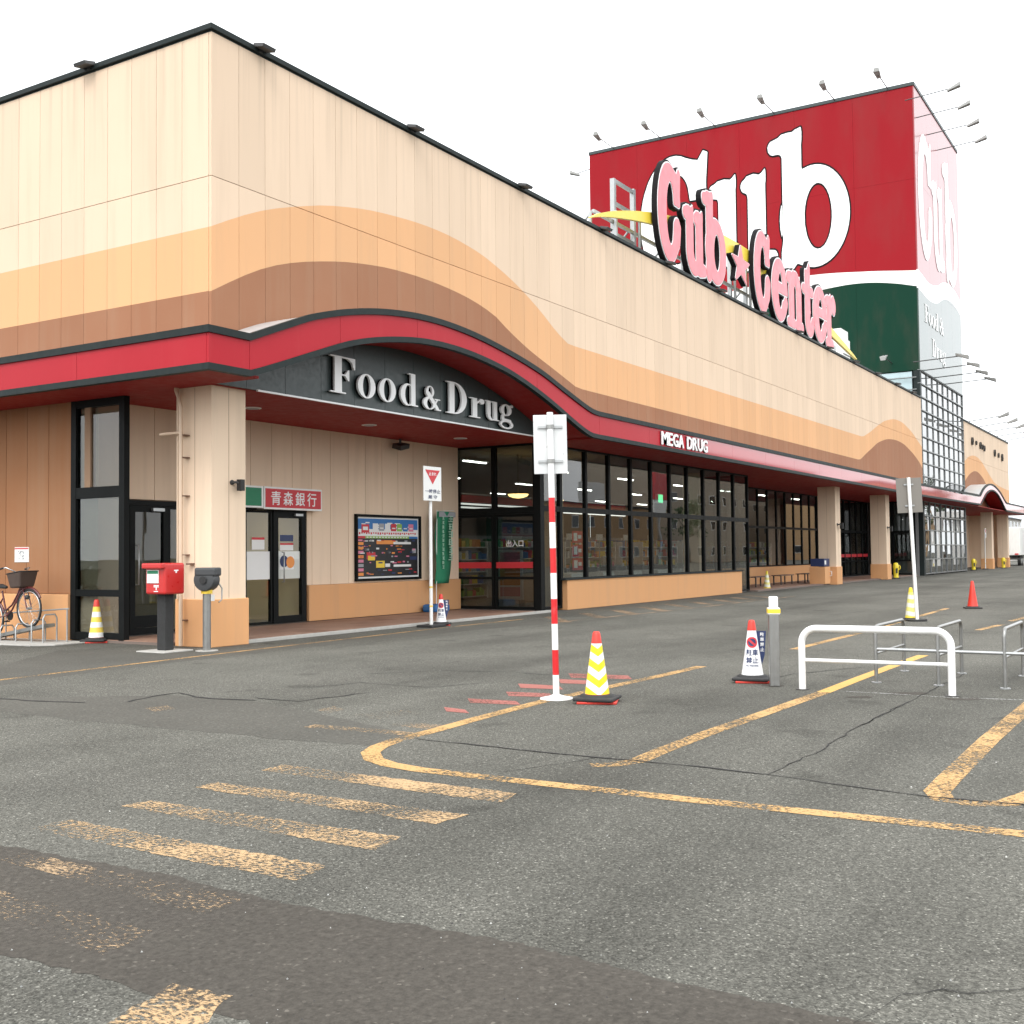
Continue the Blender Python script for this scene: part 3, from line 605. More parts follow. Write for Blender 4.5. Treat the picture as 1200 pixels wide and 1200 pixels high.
glazed('window', 'A', .6, 11.98, 13.13, .05, 4.40, .07, .12, [(2.7, .07)], 'glass')
bev(MB().box(13.16, 26.5, .46, .76, 0, .80).build('plinth', 'wall_plinth', store), .012)
MB().box(13.0, 26.6, .42, .59, .802, .835).build('sill', 'trim', store)
for b0, b1 in ((.72, 1.98), (2.0, 3.28)):
    d = glazed('entrance_door', 'T', 11.92, b0, b1, .06, 2.56, .07, .08, [(.88, .035)], 'glass_dark')
    MB().box(11.90, 11.913, b0+.07, b1-.07, 1.14, 1.30).build('door_stripe', 'red_print', d)
    glazed('window', 'T', 11.92, b0, b1, 2.68, 4.40, .06, .10, [], 'glass_dark')
MB().box(11.88, 12.06, .60, 3.3, 2.562, 2.678).build('transom', 'frame', store)
mb = MB().box(11.86, 12.06, .52, .715, 0, 4.40); mb.build('corner_post', 'frame', store)
mb = MB(); lay(mb, TX['出入口'], onT(fit(TX['出入口'], -1.62, -1.10, 1.70, 1.88), 11.955), .004); mb.build('door_lettering', 'letter_white', store)
# recessed wall with bank glazing, doors and panels
RB = 3.1
RP = MB().box(.006, PW-.006, 0, .05, 0, 1.80-.02).mesh('recess_panel', 'wall_plain_lit')
RF = MB().box(.006, PW-.006, 0, .05, 0, 3.54).mesh('recess_panel', 'wall_plain_lit')
t = .21
while t < 11.8:
    if t+PW < 5.9: o = link('recess_panel', RP, store, (t, RB, 2.62))
    elif t < 5.85: o = link('recess_panel', RP, store, (t, RB, 2.62)); MB().box(5.83, t+PW-.006, RB, RB+.05, .86, 2.61).build('recess_panel', 'wall_plain_lit', store)
    else: o = link('recess_panel', RF, store, (t, RB, .86))
    if t+PW > 11.9: o.scale.x = (11.88-t)/PW
    t += PW
MB().box(.05, 11.9, RB+.04, RB+.2, 2.6, 4.4).build('wall_core', 'joint', store); MB().box(5.82, 11.9, RB+.04, RB+.2, .05, 2.6).build('wall_core', 'joint', store)
MB().box(.21, .86, RB, RB+.05, .05, 2.6).build('recess_panel', 'wall_plain_lit', store)
bev(MB().box(5.84, 11.9, RB-.05, RB+.03, .05, .855).build('plinth', 'wall_plinth', store), .01)
ld = glazed('side_door', 'A', RB-.02, .90, 1.82, .06, 2.5, .12, .09, [(.30, .11)], 'glass')
MB().tube([(1.02, RB-.04, 1.0), (1.02, RB-.12, 1.0), (1.02, RB-.12, 1.75), (1.02, RB-.04, 1.75)], .015).build('handle', 'galv', ld); MB().box(1.40, 1.68, RB-.08, RB-.02, 2.40, 2.46).build('closer', 'galv', ld)
MB().box(.86, 5.80, RB-.03, RB+.08, 2.505, 2.6).build('door_head', 'frame', store)
for a, b in ((1.84, 2.9), (2.9, 3.9), (3.9, 4.72)): glazed('window', 'A', RB, a, b, .06, 2.5, .05, .08, [], 'glass_clear')
bd = glazed('bank_door', 'A', RB-.02, 4.74, 5.78, .06, 2.5, .15, .09, [], 'glass_clear')
MB().tube([(4.98, RB-.04, .95), (4.98, RB-.10, .95), (4.98, RB-.10, 1.6), (4.98, RB-.04, 1.6)], .014).build('handle', 'galv', bd); MB().box(5.38, 5.62, RB-.08, RB-.02, 2.40, 2.45).build('closer', 'galv', bd)
for a, b in ((2.95, 3.85), (3.95, 4.67), (4.9, 5.62)): MB().box(a, b, RB+.028, RB+.032, 1.02, 1.62).build('frosted_band', 'paper', store)
MB().box(4.96, 5.42, RB+.02, RB+.024, 1.22, 1.52).build('sticker', 'paper', store)
mb = MB(); mb.lathe([(.13, 0), (.13, .003)], 20, (5.10, RB+.014, 1.40), 'y'); mb.build('sticker', 'navy', store); mb = MB(); mb.lathe([(.13, 0), (.13, .003)], 20, (5.30, RB+.011, 1.38), 'y'); mb.build('sticker', 'orange_print', store)
MB().box(4.98, 5.40, RB+.02, RB+.024, 1.84, 1.98).build('sticker', 'navy', store); MB().box(4.98, 5.40, RB+.02, RB+.024, 1.64, 1.80).build('sticker', 'paper', store); MB().box(4.98, 5.40, RB+.016, RB+.019, 1.76, 1.80).build('sticker', 'red_print', store)
MB().box(4.12, 4.50, RB+.02, RB+.024, 1.66, 1.92).build('sticker', 'paper', store); MB().box(4.12, 4.50, RB+.016, RB+.019, 1.87, 1.92).build('sticker', 'red_print', store)
# glass screen and brown wall of the side front
glazed('window', 'T', .03, 2.2, 3.66, .03, 4.40, .14, .12, [(2.70, .10), (.88, .06)], 'glass')
MB().box(.16, .2, 3.06, 3.7, .05, 4.4).build('wall_core', 'wall_plain_lit', store)
BP = MB().box(0, .06, .006, PW-.006, 0, 3.54).mesh('side_panel', 'wall_brown')
for i in range(20): link('side_panel', BP, store, (.05, 3.68+i*PW, .86))
MB().box(.09, .3, 3.68, 17, 0, 4.4).build('wall_core', 'joint', store); bev(MB().box(-.01, .10, 3.68, 17, 0, .85).build('plinth', 'wall_plinth', store), .012)
# far recess: windows over a low wall, dark doors
for i in range(13):
    a = 28.4+i*1.31; glazed('window', 'A', 3.2, a, a+1.31, .82, 4.40, .05, .10, [(2.63, .05)])
glazed('window', 'T', 27.80, .74, 1.95, .05, 4.40, .05, .08, [(2.7, .06)]); glazed('window', 'T', 27.80, 1.97, 3.2, .05, 4.40, .05, .08, [(2.7, .06)])
bev(MB().box(27.9, 45.45, 3.14, 3.4, .05, .81).build('plinth', 'wall_plinth', store), .01)
for i in range(8):
    a = 45.5+i*1.28; d = glazed('entrance_door' if i % 3 else 'window', 'A', 3.2, a, a+1.28, .06, 4.40, .08, .10, [(2.6, .07), (.9, .04)])
    MB().box(a+.08, a+1.2, 3.215, 3.225, 1.15, 1.32).build('door_stripe', 'red_print', d)
for b0, b1 in ((.45, 1.75), (1.77, 3.1)): glazed('window', 'T', 55.70, b0, b1, .06, 4.40, .08, .1, [(2.6, .07), (.9, .04)])
# shop behind the glass
pm('shop_floor', (.26, .26, .26), .35, var=.08); pm('shop_wall', (.22, .22, .22), .8); pm('shop_ceiling', (.26, .27, .27), .85); pm('bank_wall', (.66, .58, .40), .7)
mb = MB().box(12.1, 55.8, .8, 22, -.02, .055); mb.build('shop_floor', 'shop_floor', store)
mb = MB().box(12.1, 27.7, .76, 3.4, 4.41, 4.46); mb.box(12.1, 55.8, 3.45, 22, 4.41, 4.46); mb.build('shop_ceiling', 'shop_ceiling', store)
mb = MB().box(12.1, 55.8, 22, 22.2, 0, 4.5); mb.box(11.95, 12.08, 3.4, 22, 0, 4.5); mb.box(55.85, 55.95, .3, 22, 0, 4.5); mb.build('inner_wall', 'shop_wall', store)
mb = MB().box(.3, 5.95, 5.6, 5.7, 0, 4.4); mb.box(5.95, 6.05, 3.3, 5.7, 0, 4.4); mb.box(.3, .4, 3.3, 5.6, 0, 4.4); mb.box(.3, 6, 3.3, 5.7, 2.75, 2.8); mb.box(2.4, 2.5, 3.3, 5.6, 0, 2.75); mb.build('inner_wall', 'bank_wall', store)
MB().box(.3, 6, 3.2, 5.6, -.02, .05).build('shop_floor', 'shop_floor', store)
emit('lamp_warm', (1, .62, .22), 4.0); emit('lamp_cool', (1, .98, .92), 8.0); emit('stripe_glow', (1, .97, .93), .9); emit('lamp_panel', (1, .88, .62), 1.6); emit('exit_green', (.1, .8, .35), 1.2)
MB().box(3.2, 5.2, 4.2, 4.6, 2.70, 2.74).build('ceiling_panel', 'lamp_panel', store)
MB().box(13.3, 13.95, 1.0, 1.6, .05, 4.4).build('inner_column', 'wall_plain_lit', store); MB().box(25.2, 25.8, 1.6, 2.2, .05, 4.4).build('inner_column', 'wall_plain_lit', store)
# far wing beyond the tower
wing = thing('store_wing', 'far cream wing of the store with a painted arch, beyond the glazed tower', 'building')
WE = 90.2; nW = 32; WW = (WE-69.75)/nW
wall_panels(wing, 'wall_front', 69.75, nW, ROWS, WW)
mb = MB(); mb.box(69.75, WE, .05, .3, 4.46, 10.42); mb.box(WE-.3, WE, .3, 20, 0, 10.42); mb.box(69.8, WE-.3, 3.2, 3.4, 0, 4.46); mb.build('wall_core', 'wall_plain_lit', wing)
MB().box(69.75, WE, -.05, .34, 10.425, 10.55).build('coping', 'trim', wing); MB().box(69.8, WE, .34, 20, 10.2, 10.3).build('roof', 'concrete', wing)
for i in range(7): glazed('entrance_door', 'A', 3.1, 70+i*1.3, 71.3+i*1.3, .06, 4.38, .08, .09, [(2.6, .06)], 'glass', wing)
for i, (t, z, r) in enumerate([(72.6, 9.25, .28), (74.2, 9.25, .16), (76.0, 9.2, .26), (76.9, 9.15, .2), (77.7, 9.1, .22), (82.6, 9.1, .28), (84.5, 9.05, .2), (86.4, 9.0, .3)]):
    MB().lathe([(r, 0), (r, .10), (r*.55, .10), (r*.55, 0)], 14, (t, -.12, z), 'y', cap=False).build('raised_letter', 'dark_metal', wing)
# ------------------------------------------------------------------ sign tower
tower = thing('sign_tower', 'tall red white and green sign tower over a glazed stair front', 'tower')
T0, T1, TB, TZ0, TZ1 = 55.92, 69.7, 21.75, 12.15, 29.2
def sign_face(name, axis, lo, hi, rough, coat):
    k = N(name); p = k.pos(); sp = k.n('SeparateXYZ'); k.l(p, sp.inputs[0]); A_, Z = sp.outputs[axis], sp.outputs[2]; e = []
    for bd in (hi, lo):
        fc = k.n('FloatCurve'); fc.mapping.use_clip = False; cv = fc.mapping.curves[0]; cv.points[0].location = (bd[0][0]/80, bd[0][1]/30); cv.points[1].location = (bd[-1][0]/80, bd[-1][1]/30)
        for x, z in bd[1:-1]: cv.points.new(x/80, z/30)
        fc.mapping.update(); k.l(k.math('DIVIDE', A_, 80), fc.inputs['Value']); e.append(k.math('MULTIPLY', fc.outputs[0], 30))
    c = k.mix(k.math('LESS_THAN', Z, e[0]), (.275, .012, .018), (.80, .80, .78)); c = k.mix(k.math('LESS_THAN', Z, e[1]), c, (.006, .036, .022))
    c = k.mix(k.ramp(k.noise(p, .5, 5, .6, (1, 1, .3)), [(.45, 0), (.85, .3)]), c, (.14, .07, .06))
    k.set(**{'Base Color': c, 'Roughness': rough, 'Coat Weight': coat, 'Coat Roughness': .12, 'Specular IOR Level': .5 if coat else .08}); k.bump(k.noise(p, 1.5, 2), .05, .01)
sign_face('sign_side', 1, [(-1, 16.9), (0, 17.12), (1.5, 17.5), (3.2, 17.74), (5.2, 17.70), (8, 17.3), (12, 16.6), (22, 16)], [(-1, 18.0), (0, 18.08), (3, 18.42), (6.5, 18.66), (10, 18.5), (15, 17.9), (22, 17.3)], .6, 0)
sign_face('sign_front', 0, [(55, 17.1), (56.8, 16.98), (58.8, 16.86), (61.1, 17.05), (64.2, 17.88), (66.8, 18.05), (69.3, 17.77), (70, 17.6)], [(55, 18.2), (56.8, 18.1), (59, 17.95), (61.2, 18.2), (64.2, 19.0), (67, 19.15), (70, 18.6)], .30, .42)
nB = 6; st_ = (TB)/nB
for i in range(nB):
    for z0, z1 in ((TZ0, 17.9), (17.9, 23.6), (23.6, TZ1)): MB().box(T0, T0+.08, i*st_+.004+(.085 if i == 0 else 0), (i+1)*st_-.004, z0+.004, z1-.004).build('sign_panel', 'sign_side', tower)
nF = 4; sf = (T1-T0)/nF
for i in range(nF):
    for z0, z1 in ((TZ0, 17.9), (17.9, 23.6), (23.6, TZ1)): MB().box(T0+i*sf+.004, T0+(i+1)*sf-.004, 0, .08, z0+.004, z1-.004).build('sign_panel', 'sign_front', tower)
MB().box(T0+.06, T1, .06, TB, TZ0+.01, TZ1-.02).build('sign_core', 'trim', tower)
bev(MB().box(T0-.05, T1+.05, -.05, TB+.05, TZ1, TZ1+.22).build('coping', 'board_green', tower), .02)
pm('green_trim', (.02, .09, .06), .5)
def outlined(ch, fn_fit, place, base, parent, dark=True):
    sh = SOFT_W[ch]; f = fn_fit(sh)
    body = MB()
    if dark:
        big = shape(SOFT[ch], .013); lay(body, big, place(f), .012, .004)
        o = body.build('letter', 'letter_black', parent); m = MB(); lay(m, sh, place(f), .026, .013); m.build('letter_face', 'letter_white', o)
    else:
        lay(body, sh, place(f), .026, .004); o = body.build('letter', 'letter_white', parent)
for ch, b0, b1, z0, z1 in (('C', 17.9, 13.05, 19.3, 27.9), ('u', 13.0, 8.45, 19.4, 25.9), ('b', 9.0, 3.9, 19.05, 28.1)):
    outlined(ch, lambda s: fit(s, -b0, -b1, z0, z1), lambda f: onT(f, T0), None, tower)
for ch, t0, t1, z0, z1 in (('C', 56.5, 60.4, 19.2, 27.0), ('u', 60.4, 64.2, 19.3, 25.1), ('b', 64.0, 68.7, 19.1, 27.4)):
    outlined(ch, lambda s: fit(s, t0, t1, z0, z1), lambda f: onA(f, 0), None, tower, False)
def word(chars, u0, z0, h, wsc, place, parent, mat='letter_white', d1=.03, d0=.004):
    u = u0
    for ch in chars:
        if ch == ' ': u += h*.3*wsc; continue
        s = SERIF_S[ch]; m = MB(); lay(m, s, place(lambda x, y, u=u, s=s: (u+(x-s.lo[0])*h*wsc, z0+y*h)), d1, d0); m.build('small_letter', mat, parent); u += (s.hi[0]-s.lo[0]+.08)*h*wsc
word('Food &', 57.6, 15.3, 1.1, 1.35, lambda f: onA(f, 0), tower); word('Drug', 59.6, 13.5, 1.1, 1.35, lambda f: onA(f, 0), tower)
# glazed front and side
pm('mullion', (.22, .23, .23), .4, metal=.6); pm('pale_glass', (.42, .53, .56), .15, var=.05)
cols = 8; cw = (T1-T0-.5)/cols
rows_up = [5.1+i*.785 for i in range(10)]; rows_lo = [.1+i*.86 for i in range(6)]
for rr in (rows_up, rows_lo):
    for z0, z1 in zip(rr[:-1], rr[1:]):
        me = MB().box(.03, cw-.03, -.004, .004, .03, z1-z0-.03).mesh('pane', 'glass_tower')
        for i in range(cols):
            o = link('pane', me, tower, (T0+.45+i*cw, .10, z0)); o.rotation_euler = (random.uniform(-.004, .004), 0, random.uniform(-.005, .005))
for i in range(cols+1):
    x = T0+.45+i*cw; MB().box(x-.03, x+.03, .04, .16, .05, 12.1).build('mullion', 'mullion', tower)
for z in rows_up+rows_lo: MB().box(T0+.3, T1, .0, .18, z-.03, z+.03).build('transom', 'mullion', tower)
for z in rows_up[1:]: MB().box(T0-.03, T0+.3, .015, .16, z-.02, z+.02).build('transom', 'mullion', tower)
MB().box(T0, T0+.40, .03, .40, 0, 12.14).build('corner_post', 'trim', tower); MB().box(T1-.02, T1+.12, .02, .3, 0, 12.14).build('corner_post', 'mullion', tower)
for i in range(3):
    b0 = .45+i*2.2; MB().box(T0+.06, T0+.1, b0+.04, b0+2.16, 10.5, 12.1).build('pane', 'pale_glass', tower); MB().box(T0+.02, T0+.14, b0+2.16, b0+2.24, 10.4, 12.14).build('mullion', 'trim', tower)
for z in (11.0, 11.72): MB().tube([(T0-.12, .2, z), (T0-.12, 6.5, z)], .04, 6).build('rail', 'mullion', tower)
mb = MB().box(T0+.4, T1, 6.8, 7, 0, 12.1); mb.box(T1-.1, T1, .3, 6.8, 0, 12.1); mb.build('inner_wall', 'shop_wall', tower)
for z in (0.05, 4.6, 8.4): MB().box(T0+.4, T1-.12, .4, 6.75, z-.03, z+.12 if z > 1 else z).build('floor_slab', 'concrete', tower)
# ------------------------------------------------------------------ rooftop letters
rs = thing('rooftop_sign', 'pink rooftop letters reading Cub star Center with a yellow swoosh on steel frames', 'sign', (0, 0, 0))
SB = .10; DEP = .17
SIGN = [('C', 770, 797, 779, 187, 786.6, 309.5), ('u', 799.6, 827, 803, 235, 812, 324), ('b', 822, 850, 823.4, 217, 844, 338.8), ('*', 857, 877.6, 866.8, 287, 869, 332), ('C', 883, 902, 889.5, 268.3, 896, 369), ('e', 903.6, 922.4, 912, 302, 915.5, 379.3),
        ('n', 921, 941, 924, 312.5, 935, 392.5), ('t', 939, 953.4, 942.6, 304, 949, 397.3), ('e', 952, 968.6, 958.8, 334.4, 963, 403.8), ('r', 966.4, 979, 969, 342, 973, 410)]
PINK = {c: (shape(SOFT[c], .048), shape(SOFT[c], .030), shape(SOFT[c], .016)) for c in 'Cub*entr'}
for ch, x0, x1, xt, yt, xb, yb in SIGN:
    ym = (yt+yb)/2; t0, t1 = PB(x0, ym, SB).x, PB(x1, ym, SB).x; z1, z0 = PB(xt, yt, SB).z, max(10.62, PB(xb, yb, SB).z)
    blk, rim, pk = PINK[ch]; f = fit(rim, t0, t1, z0, z1)
    m = MB(); lay(m, blk, onA(f, SB), 0, -DEP); o = m.build('star' if ch == '*' else 'letter', 'letter_black', rs)
    m = MB(); lay(m, rim, onA(f, SB), .02, .003); m.build('letter_rim', 'letter_white', o); m = MB(); lay(m, pk, onA(f, SB), .035, .022); m.build('letter_face', 'letter_pink', o)
def sw(t, top):
    u = (t-14.6)/(42.9-14.6); z = 10.95+1.65*math.sin(PI*u**.82); th = .62*math.sin(PI*u)**.7+.02
    return z+(.5*th if top else -.5*th)
T = ts(14.6, 42.9, .5); MB().strip([(t, .32, sw(t, 0)) for t in T], [(t, .32, sw(t, 1)) for t in T], (0, .12, 0)).build('swoosh', 'swoosh', rs)
for t in [15.6+1.7*i for i in range(16)]: MB().box(t-.04, t+.04, .86, .94, 10.3, sw(t, 1)+.1).build('frame_post', 'galv', rs)
for t, h in ((17.4, 12.95), (18.8, 13.0), (21.4, 12.6), (24.6, 12.4), (27.3, 12.9), (29.0, 12.8), (33.0, 12.2), (37.0, 12.0)): MB().box(t-.07, t+.07, .96, 1.10, 10.3, h).build('frame_post', 'galv', rs)
for z, a, b in ((10.85, 16, 41), (11.6, 16, 40), (12.9, 17.4, 18.8), (12.2, 17.4, 18.8), (11.25, 17.4, 18.8), (12.85, 27.3, 29)): MB().box(a, b, .97, 1.05, z-.05, z+.05).build('frame_beam', 'galv', rs)
MB().box(15.5, 41.5, .42, .52, 10.58, 10.68).build('frame_beam', 'galv', rs)
for t in [16+2.5*i for i in range(11)]: MB().tube([(t, 1.05, 11.6), (t, 2.3, 10.3)], .04, 6).build('frame_brace', 'galv', rs)
ac = thing('roof_box', 'white box unit on the roof behind the last pink letters', 'roof unit', (PB(981, 400, 2.6).x, 2.6, 10.3))
bev(MB().box(-.7, .7, -.5, .6, 0, 2.6).build('casing', 'white_paint', ac), .02); MB().box(-.72, .72, -.52, -.5, 1.7, 1.76).build('seam', 'dark_metal', ac); MB().box(-.7, .7, -.4, .5, 2.62, 3.1).build('hood', 'white_paint', ac)
# ------------------------------------------------------------------ letters on the canopy
fs = thing('canopy_sign', 'raised silver-white letters reading Food & Drug on the dark board under the arch', 'sign')
FT = [('F', 2.74, 3.47, 4.585, 5.29), ('o', 3.55, 4.09, 4.575, 5.05), ('o', 4.21, 4.75, 4.575, 5.05), ('d', 4.91, 5.51, 4.575, 5.25), ('&', 5.70, 6.34, 4.575, 5.08), ('D', 6.55, 7.33, 4.575, 5.27), ('r', 7.46, 8.05, 4.575, 5.02), ('u', 8.08, 8.68, 4.575, 5.02), ('g', 8.72, 9.30, 4.44, 5.02)]
for ch, a, b, z0, z1 in FT:
    s = SERIF_S[ch]; f = fit(s, a, b, z0, z1); m = MB(); lay(m, s, onA(f, -.15), .10, .055); o = m.build('letter', 'letter_white', fs)
    m = MB(); lay(m, shape(SERIF[ch], -.008, .004), onA(f, -.15), .055, .0); m.build('letter_stem', 'letter_black', o)
ms_ = thing('drug_sign', 'small white capitals MEGA DRUG on the red canopy edge', 'sign')
u = 15.62
for ch in 'MEGA DRUG':
    if ch == ' ': u += .22; continue
    s = TX[ch]; wd = {'M': .42, 'G': .36, 'D': .36, 'R': .36, 'U': .36, 'A': .36, 'E': .29}[ch]; f = fit(s, u, u+wd, 4.53, 4.90); m = MB(); lay(m, s, onA(f, -1.2), .06, .03); o = m.build('letter', 'letter_white', ms_)
    m = MB(); lay(m, s, onA(f, -1.2), .029, .0); m.build('letter_side', 'letter_black', o); u += wd+.045
# ------------------------------------------------------------------ floodlights
def flood(loc, rz, label, group):
    o = thing('floodlight', label, 'floodlight', loc, rz, group)
    bev(MB().add([(-.22, -.26, .02), (.22, -.26, .02), (.22, .06, .10), (-.22, .06, .10), (-.22, -.30, .12), (.22, -.30, .12), (.22, .04, .22), (-.22, .04, .22)], [(0, 3, 2, 1), (4, 5, 6, 7), (0, 1, 5, 4), (1, 2, 6, 5), (2, 3, 7, 6), (3, 0, 4, 7)]).build('housing', 'dark_metal', o), .01)
    MB().box(-.06, .06, .0, .12, 0, .08).build('bracket', 'dark_metal', o); o.scale = (.72, .72, .6); return o
rt = [1.13, 5.64, 10.16, 14.55, 19.0, 23.4, 27.8, 32.2, 36.6, 41.0, 45.3, 49.6, 53.5]
nth = ['first', 'second', 'third', 'fourth', 'fifth', 'sixth', 'seventh', 'eighth', 'ninth', 'tenth', 'eleventh', 'twelfth', 'thirteenth']
for i, t in enumerate(rt): flood((t, -.06, 10.46), 0, 'dark floodlight on the long roof edge, %s from the building corner' % nth[i], 'floodlights on the roof edge')
flood((-.06, 3.09, 10.46), -PI/2, 'dark floodlight on the side roof edge left of the building corner', 'floodlights on the roof edge')
pm('lamp_grey', (.30, .30, .29), .6, spec=.2)
def arm_lamp(base, out, ln, drop, label, group, up=False):
    """lamp on an arm: base point, out = unit direction, ln = reach"""
    o = thing('sign_lamp', label, 'lamp', base, 0, group); d = Vector(out)
    e = d*ln+Vector((0, 0, drop)); MB().tube([(0, 0, 0), e], .03, 6).build('arm', 'dark_metal', o)
    n_ = Vector((-d.y, d.x, 0)); s = 1 if up else -1; m = MB(); vs = []
    for k_, (a, r, h) in enumerate(((-.28, .13, 0), (.42, .20, 0), (.42, .14, .24), (-.28, .06, .14))):
        for sd in (-1, 1): q = e+d*a+n_*(r*sd)+Vector((0, 0, (h if not up else -h)-.10*(1 if not up else -1)+(.25*a if not up else -.25*a))); vs.append(q)
    m.add(vs, [(0, 1, 3, 2), (2, 3, 5, 4), (4, 5, 7, 6), (6, 7, 1, 0), (0, 2, 4, 6), (1, 7, 5, 3)]); bev(m.build('head', 'lamp_grey', o), .02)
    MB().tube([e, e+Vector((0, 0, -.12 if not up else .12))], .05, 6).build('knuckle', 'dark_metal', o)
    return o
left6 = [PT(x, y, T0-.05) for x, y in ((719, 176), (774, 164), (838, 150), (907, 135), (978, 120), (1040, 106))]
for i, q in enumerate(left6): arm_lamp((T0-.05, q.y, TZ1+.12), (-1, 0, 0), 2.3, .05, 'lamp arm over the red sign face, %s from its left end' % nth[i], 'lamps above the red sign')
arm_lamp((T0+1.5, TB+.05, TZ1-.3), (-.45, .9, 0), 1.6, -.5, 'lamp arm sticking out at the far left end of the red sign', 'lamps above the red sign')
for i, (x, y) in enumerate(((1116, 103), (1128, 124), (1139, 145), (1148, 164))):
    q = PB(x, y, -2.6); arm_lamp((q.x, 0, q.z-.15), (0, -1, 0), 2.6, .15, 'long lamp arm on the washed-out sign face, %s from the top' % nth[i], 'lamps on the tower front')
for i, (x, y) in enumerate(((1126, 417), (1139, 427), (1149, 436), (1159, 444))):
    q = PB(x, y, -2.6); arm_lamp((q.x, 0, q.z-.1), (0, -1, 0), 2.6, .1, 'upturned lamp arm below the green tower front, %s from the top' % nth[i], 'lamps on the tower front', True)
q = PT(1045, 418, T0); arm_lamp((T0, q.y, q.z-.4), (-1, 0, 0), 1.8, .1, 'upturned lamp against the dark green sign panel', 'lamps on the tower front', True)
for i in range(5): arm_lamp((71.5+4.2*i, -.05, 10.56), (0, -1, 0), 2.2, .25, 'thin lamp arm on the far wing roof, %s from the tower' % nth[i], 'lamps on the far wing roof')
uf = thing('camera_spot', 'black spotlight under the red soffit above the poster wall', 'spotlight', (9.05, 2.9, 4.40))
MB().tube([(0, 0, 0), (0, 0, -.12)], .03).build('bracket', 'dark_metal', uf); bev(MB().add([(-.22, -.18, -.32), (.14, -.18, -.24), (.14, .1, -.16), (-.22, .1, -.24), (-.22, -.2, -.2), (.14, -.2, -.12), (.14, .08, -.06), (-.22, .08, -.12)], [(0, 3, 2, 1), (4, 5, 6, 7), (0, 1, 5, 4), (1, 2, 6, 5), (2, 3, 7, 6), (3, 0, 4, 7)]).build('housing', 'dark_metal', uf), .012)
for i, (t, b, lb) in enumerate(((2.6, 1.6, 'round soffit downlight nearest the corner pillar'), (6.2, 1.6, 'round soffit downlight above the poster wall'), (9.8, 1.6, 'round soffit downlight nearest the glass entrance'))):
    o = thing('downlight', lb, 'downlight', (t, b, 4.40), 0, 'downlights in the entrance soffit'); MB().lathe([(.17, 0), (.17, -.012), (.13, -.018)], 20).build('ring', 'white_paint', o); MB().lathe([(.12, -.019), (.12, -.022)], 20).build('lens', 'grey_print', o)
# ------------------------------------------------------------------ signs on the wall
bs = thing('bank_sign', 'red light-box sign with white characters over the bank door', 'sign', (0, 0, 0))
MB().box(4.22, 6.06, 2.86, 3.09, 2.52, 3.00).build('case', 'white_paint', bs); MB().box(4.26, 6.02, 2.852, 2.859, 2.56, 2.96).build('face', 'red_print', bs)
for i, ch in enumerate('青森銀行'):
    m = MB(); f = fit(TX[ch], 4.42+i*.38, 4.72+i*.38, 2.61, 2.91); lay(m, TX[ch], onA(f, 2.852), .008, .001); m.build('character', 'letter_white', bs)
gs_ = thing('bank_sign', 'green end piece of the light-box sign half hidden by the corner pillar', 'sign')
MB().box(2.2, 4.21, 2.87, 3.09, 2.54, 3.00).build('case', 'white_paint', gs_); MB().box(2.24, 4.15, 2.862, 2.869, 2.58, 2.96).build('face', 'green_print', gs_)
pf = thing('poster_frame', 'framed dark advertising poster on the recessed wall', 'poster')
x0, x1, z0, z1 = 7.48, 10.08, .90, 2.50
mb = MB(); mb.box(x0, x1, 3.02, 3.098, z0, z0+.06); mb.box(x0, x1, 3.02, 3.098, z1-.06, z1); mb.box(x0, x0+.06, 3.02, 3.098, z0+.06, z1-.06); mb.box(x1-.06, x1, 3.02, 3.098, z0+.06, z1-.06); bev(mb.build('frame', 'frame', pf), .006)
MB().box(x0+.06, x1-.06, 3.075, 3.085, z0+.06, z1-.06).build('margin', 'paper', pf)
cm = ['black_print', 'blue_print', 'red_print', 'yellow_print', 'orange_print', 'lime_print', 'pink_print', 'paper', 'grey_print', 'navy']
mb = MB(); U0, V0, UW, VH = x0+.10, z0+.10, x1-x0-.2, z1-z0-.2
def pr(u0, u1, v0, v1, c_, d): mb.cur = cm.index(c_); mb.box(U0+u0*UW, U0+u1*UW, 3.075-.0022*d, 3.0745, V0+v0*VH, V0+v1*VH)
pr(0, 1, 0, .66, 'black_print', 1); pr(0, 1, .70, .82, 'paper', 1); pr(0, 1, .82, 1, 'blue_print', 1); pr(0, .12, .66, .70, 'red_print', 1); pr(.12, .85, .66, .70, 'lime_print', 1); pr(.85, 1, .66, .70, 'blue_print', 1)
for i in range(9): u = random.uniform(0, .85); v = random.uniform(.80, .93); pr(u, u+random.uniform(.05, .12), v, v+random.uniform(.02, .04), 'paper', 2)
pr(.06, .18, .76, .90, 'red_print', 3); pr(.08, .16, .80, .86, 'paper', 4)
for i, c_ in enumerate(('paper', 'grey_print', 'paper', 'red_print', 'lime_print', 'blue_print', 'pink_print')): pr(.24+i*.10, .325+i*.10, .79, .92, c_, 3); pr(.255+i*.10, .31+i*.10, .83, .85, 'paper', 4)
for i in range(26): u = .02+i*.037; pr(u, u+.022, .725+random.uniform(0, .02), .765, 'red_print', 2)
for i in range(14): u = .14+i*.05; pr(u, u+.03, .67, .69, 'paper', 2)
pr(.30, .58, .56, .63, 'orange_print', 2); pr(.58, .88, .56, .60, 'paper', 2); pr(.14, .28, .30, .42, 'red_print', 2); pr(.16, .27, .28, .36, 'yellow_print', 3); pr(.29, .43, .15, .27, 'yellow_print', 2); pr(.44, .52, .16, .22, 'paper', 2); pr(.58, .88, .16, .20, 'paper', 2); pr(.86, .98, .28, .34, 'navy', 2); pr(.90, .97, .40, .48, 'grey_print', 2)
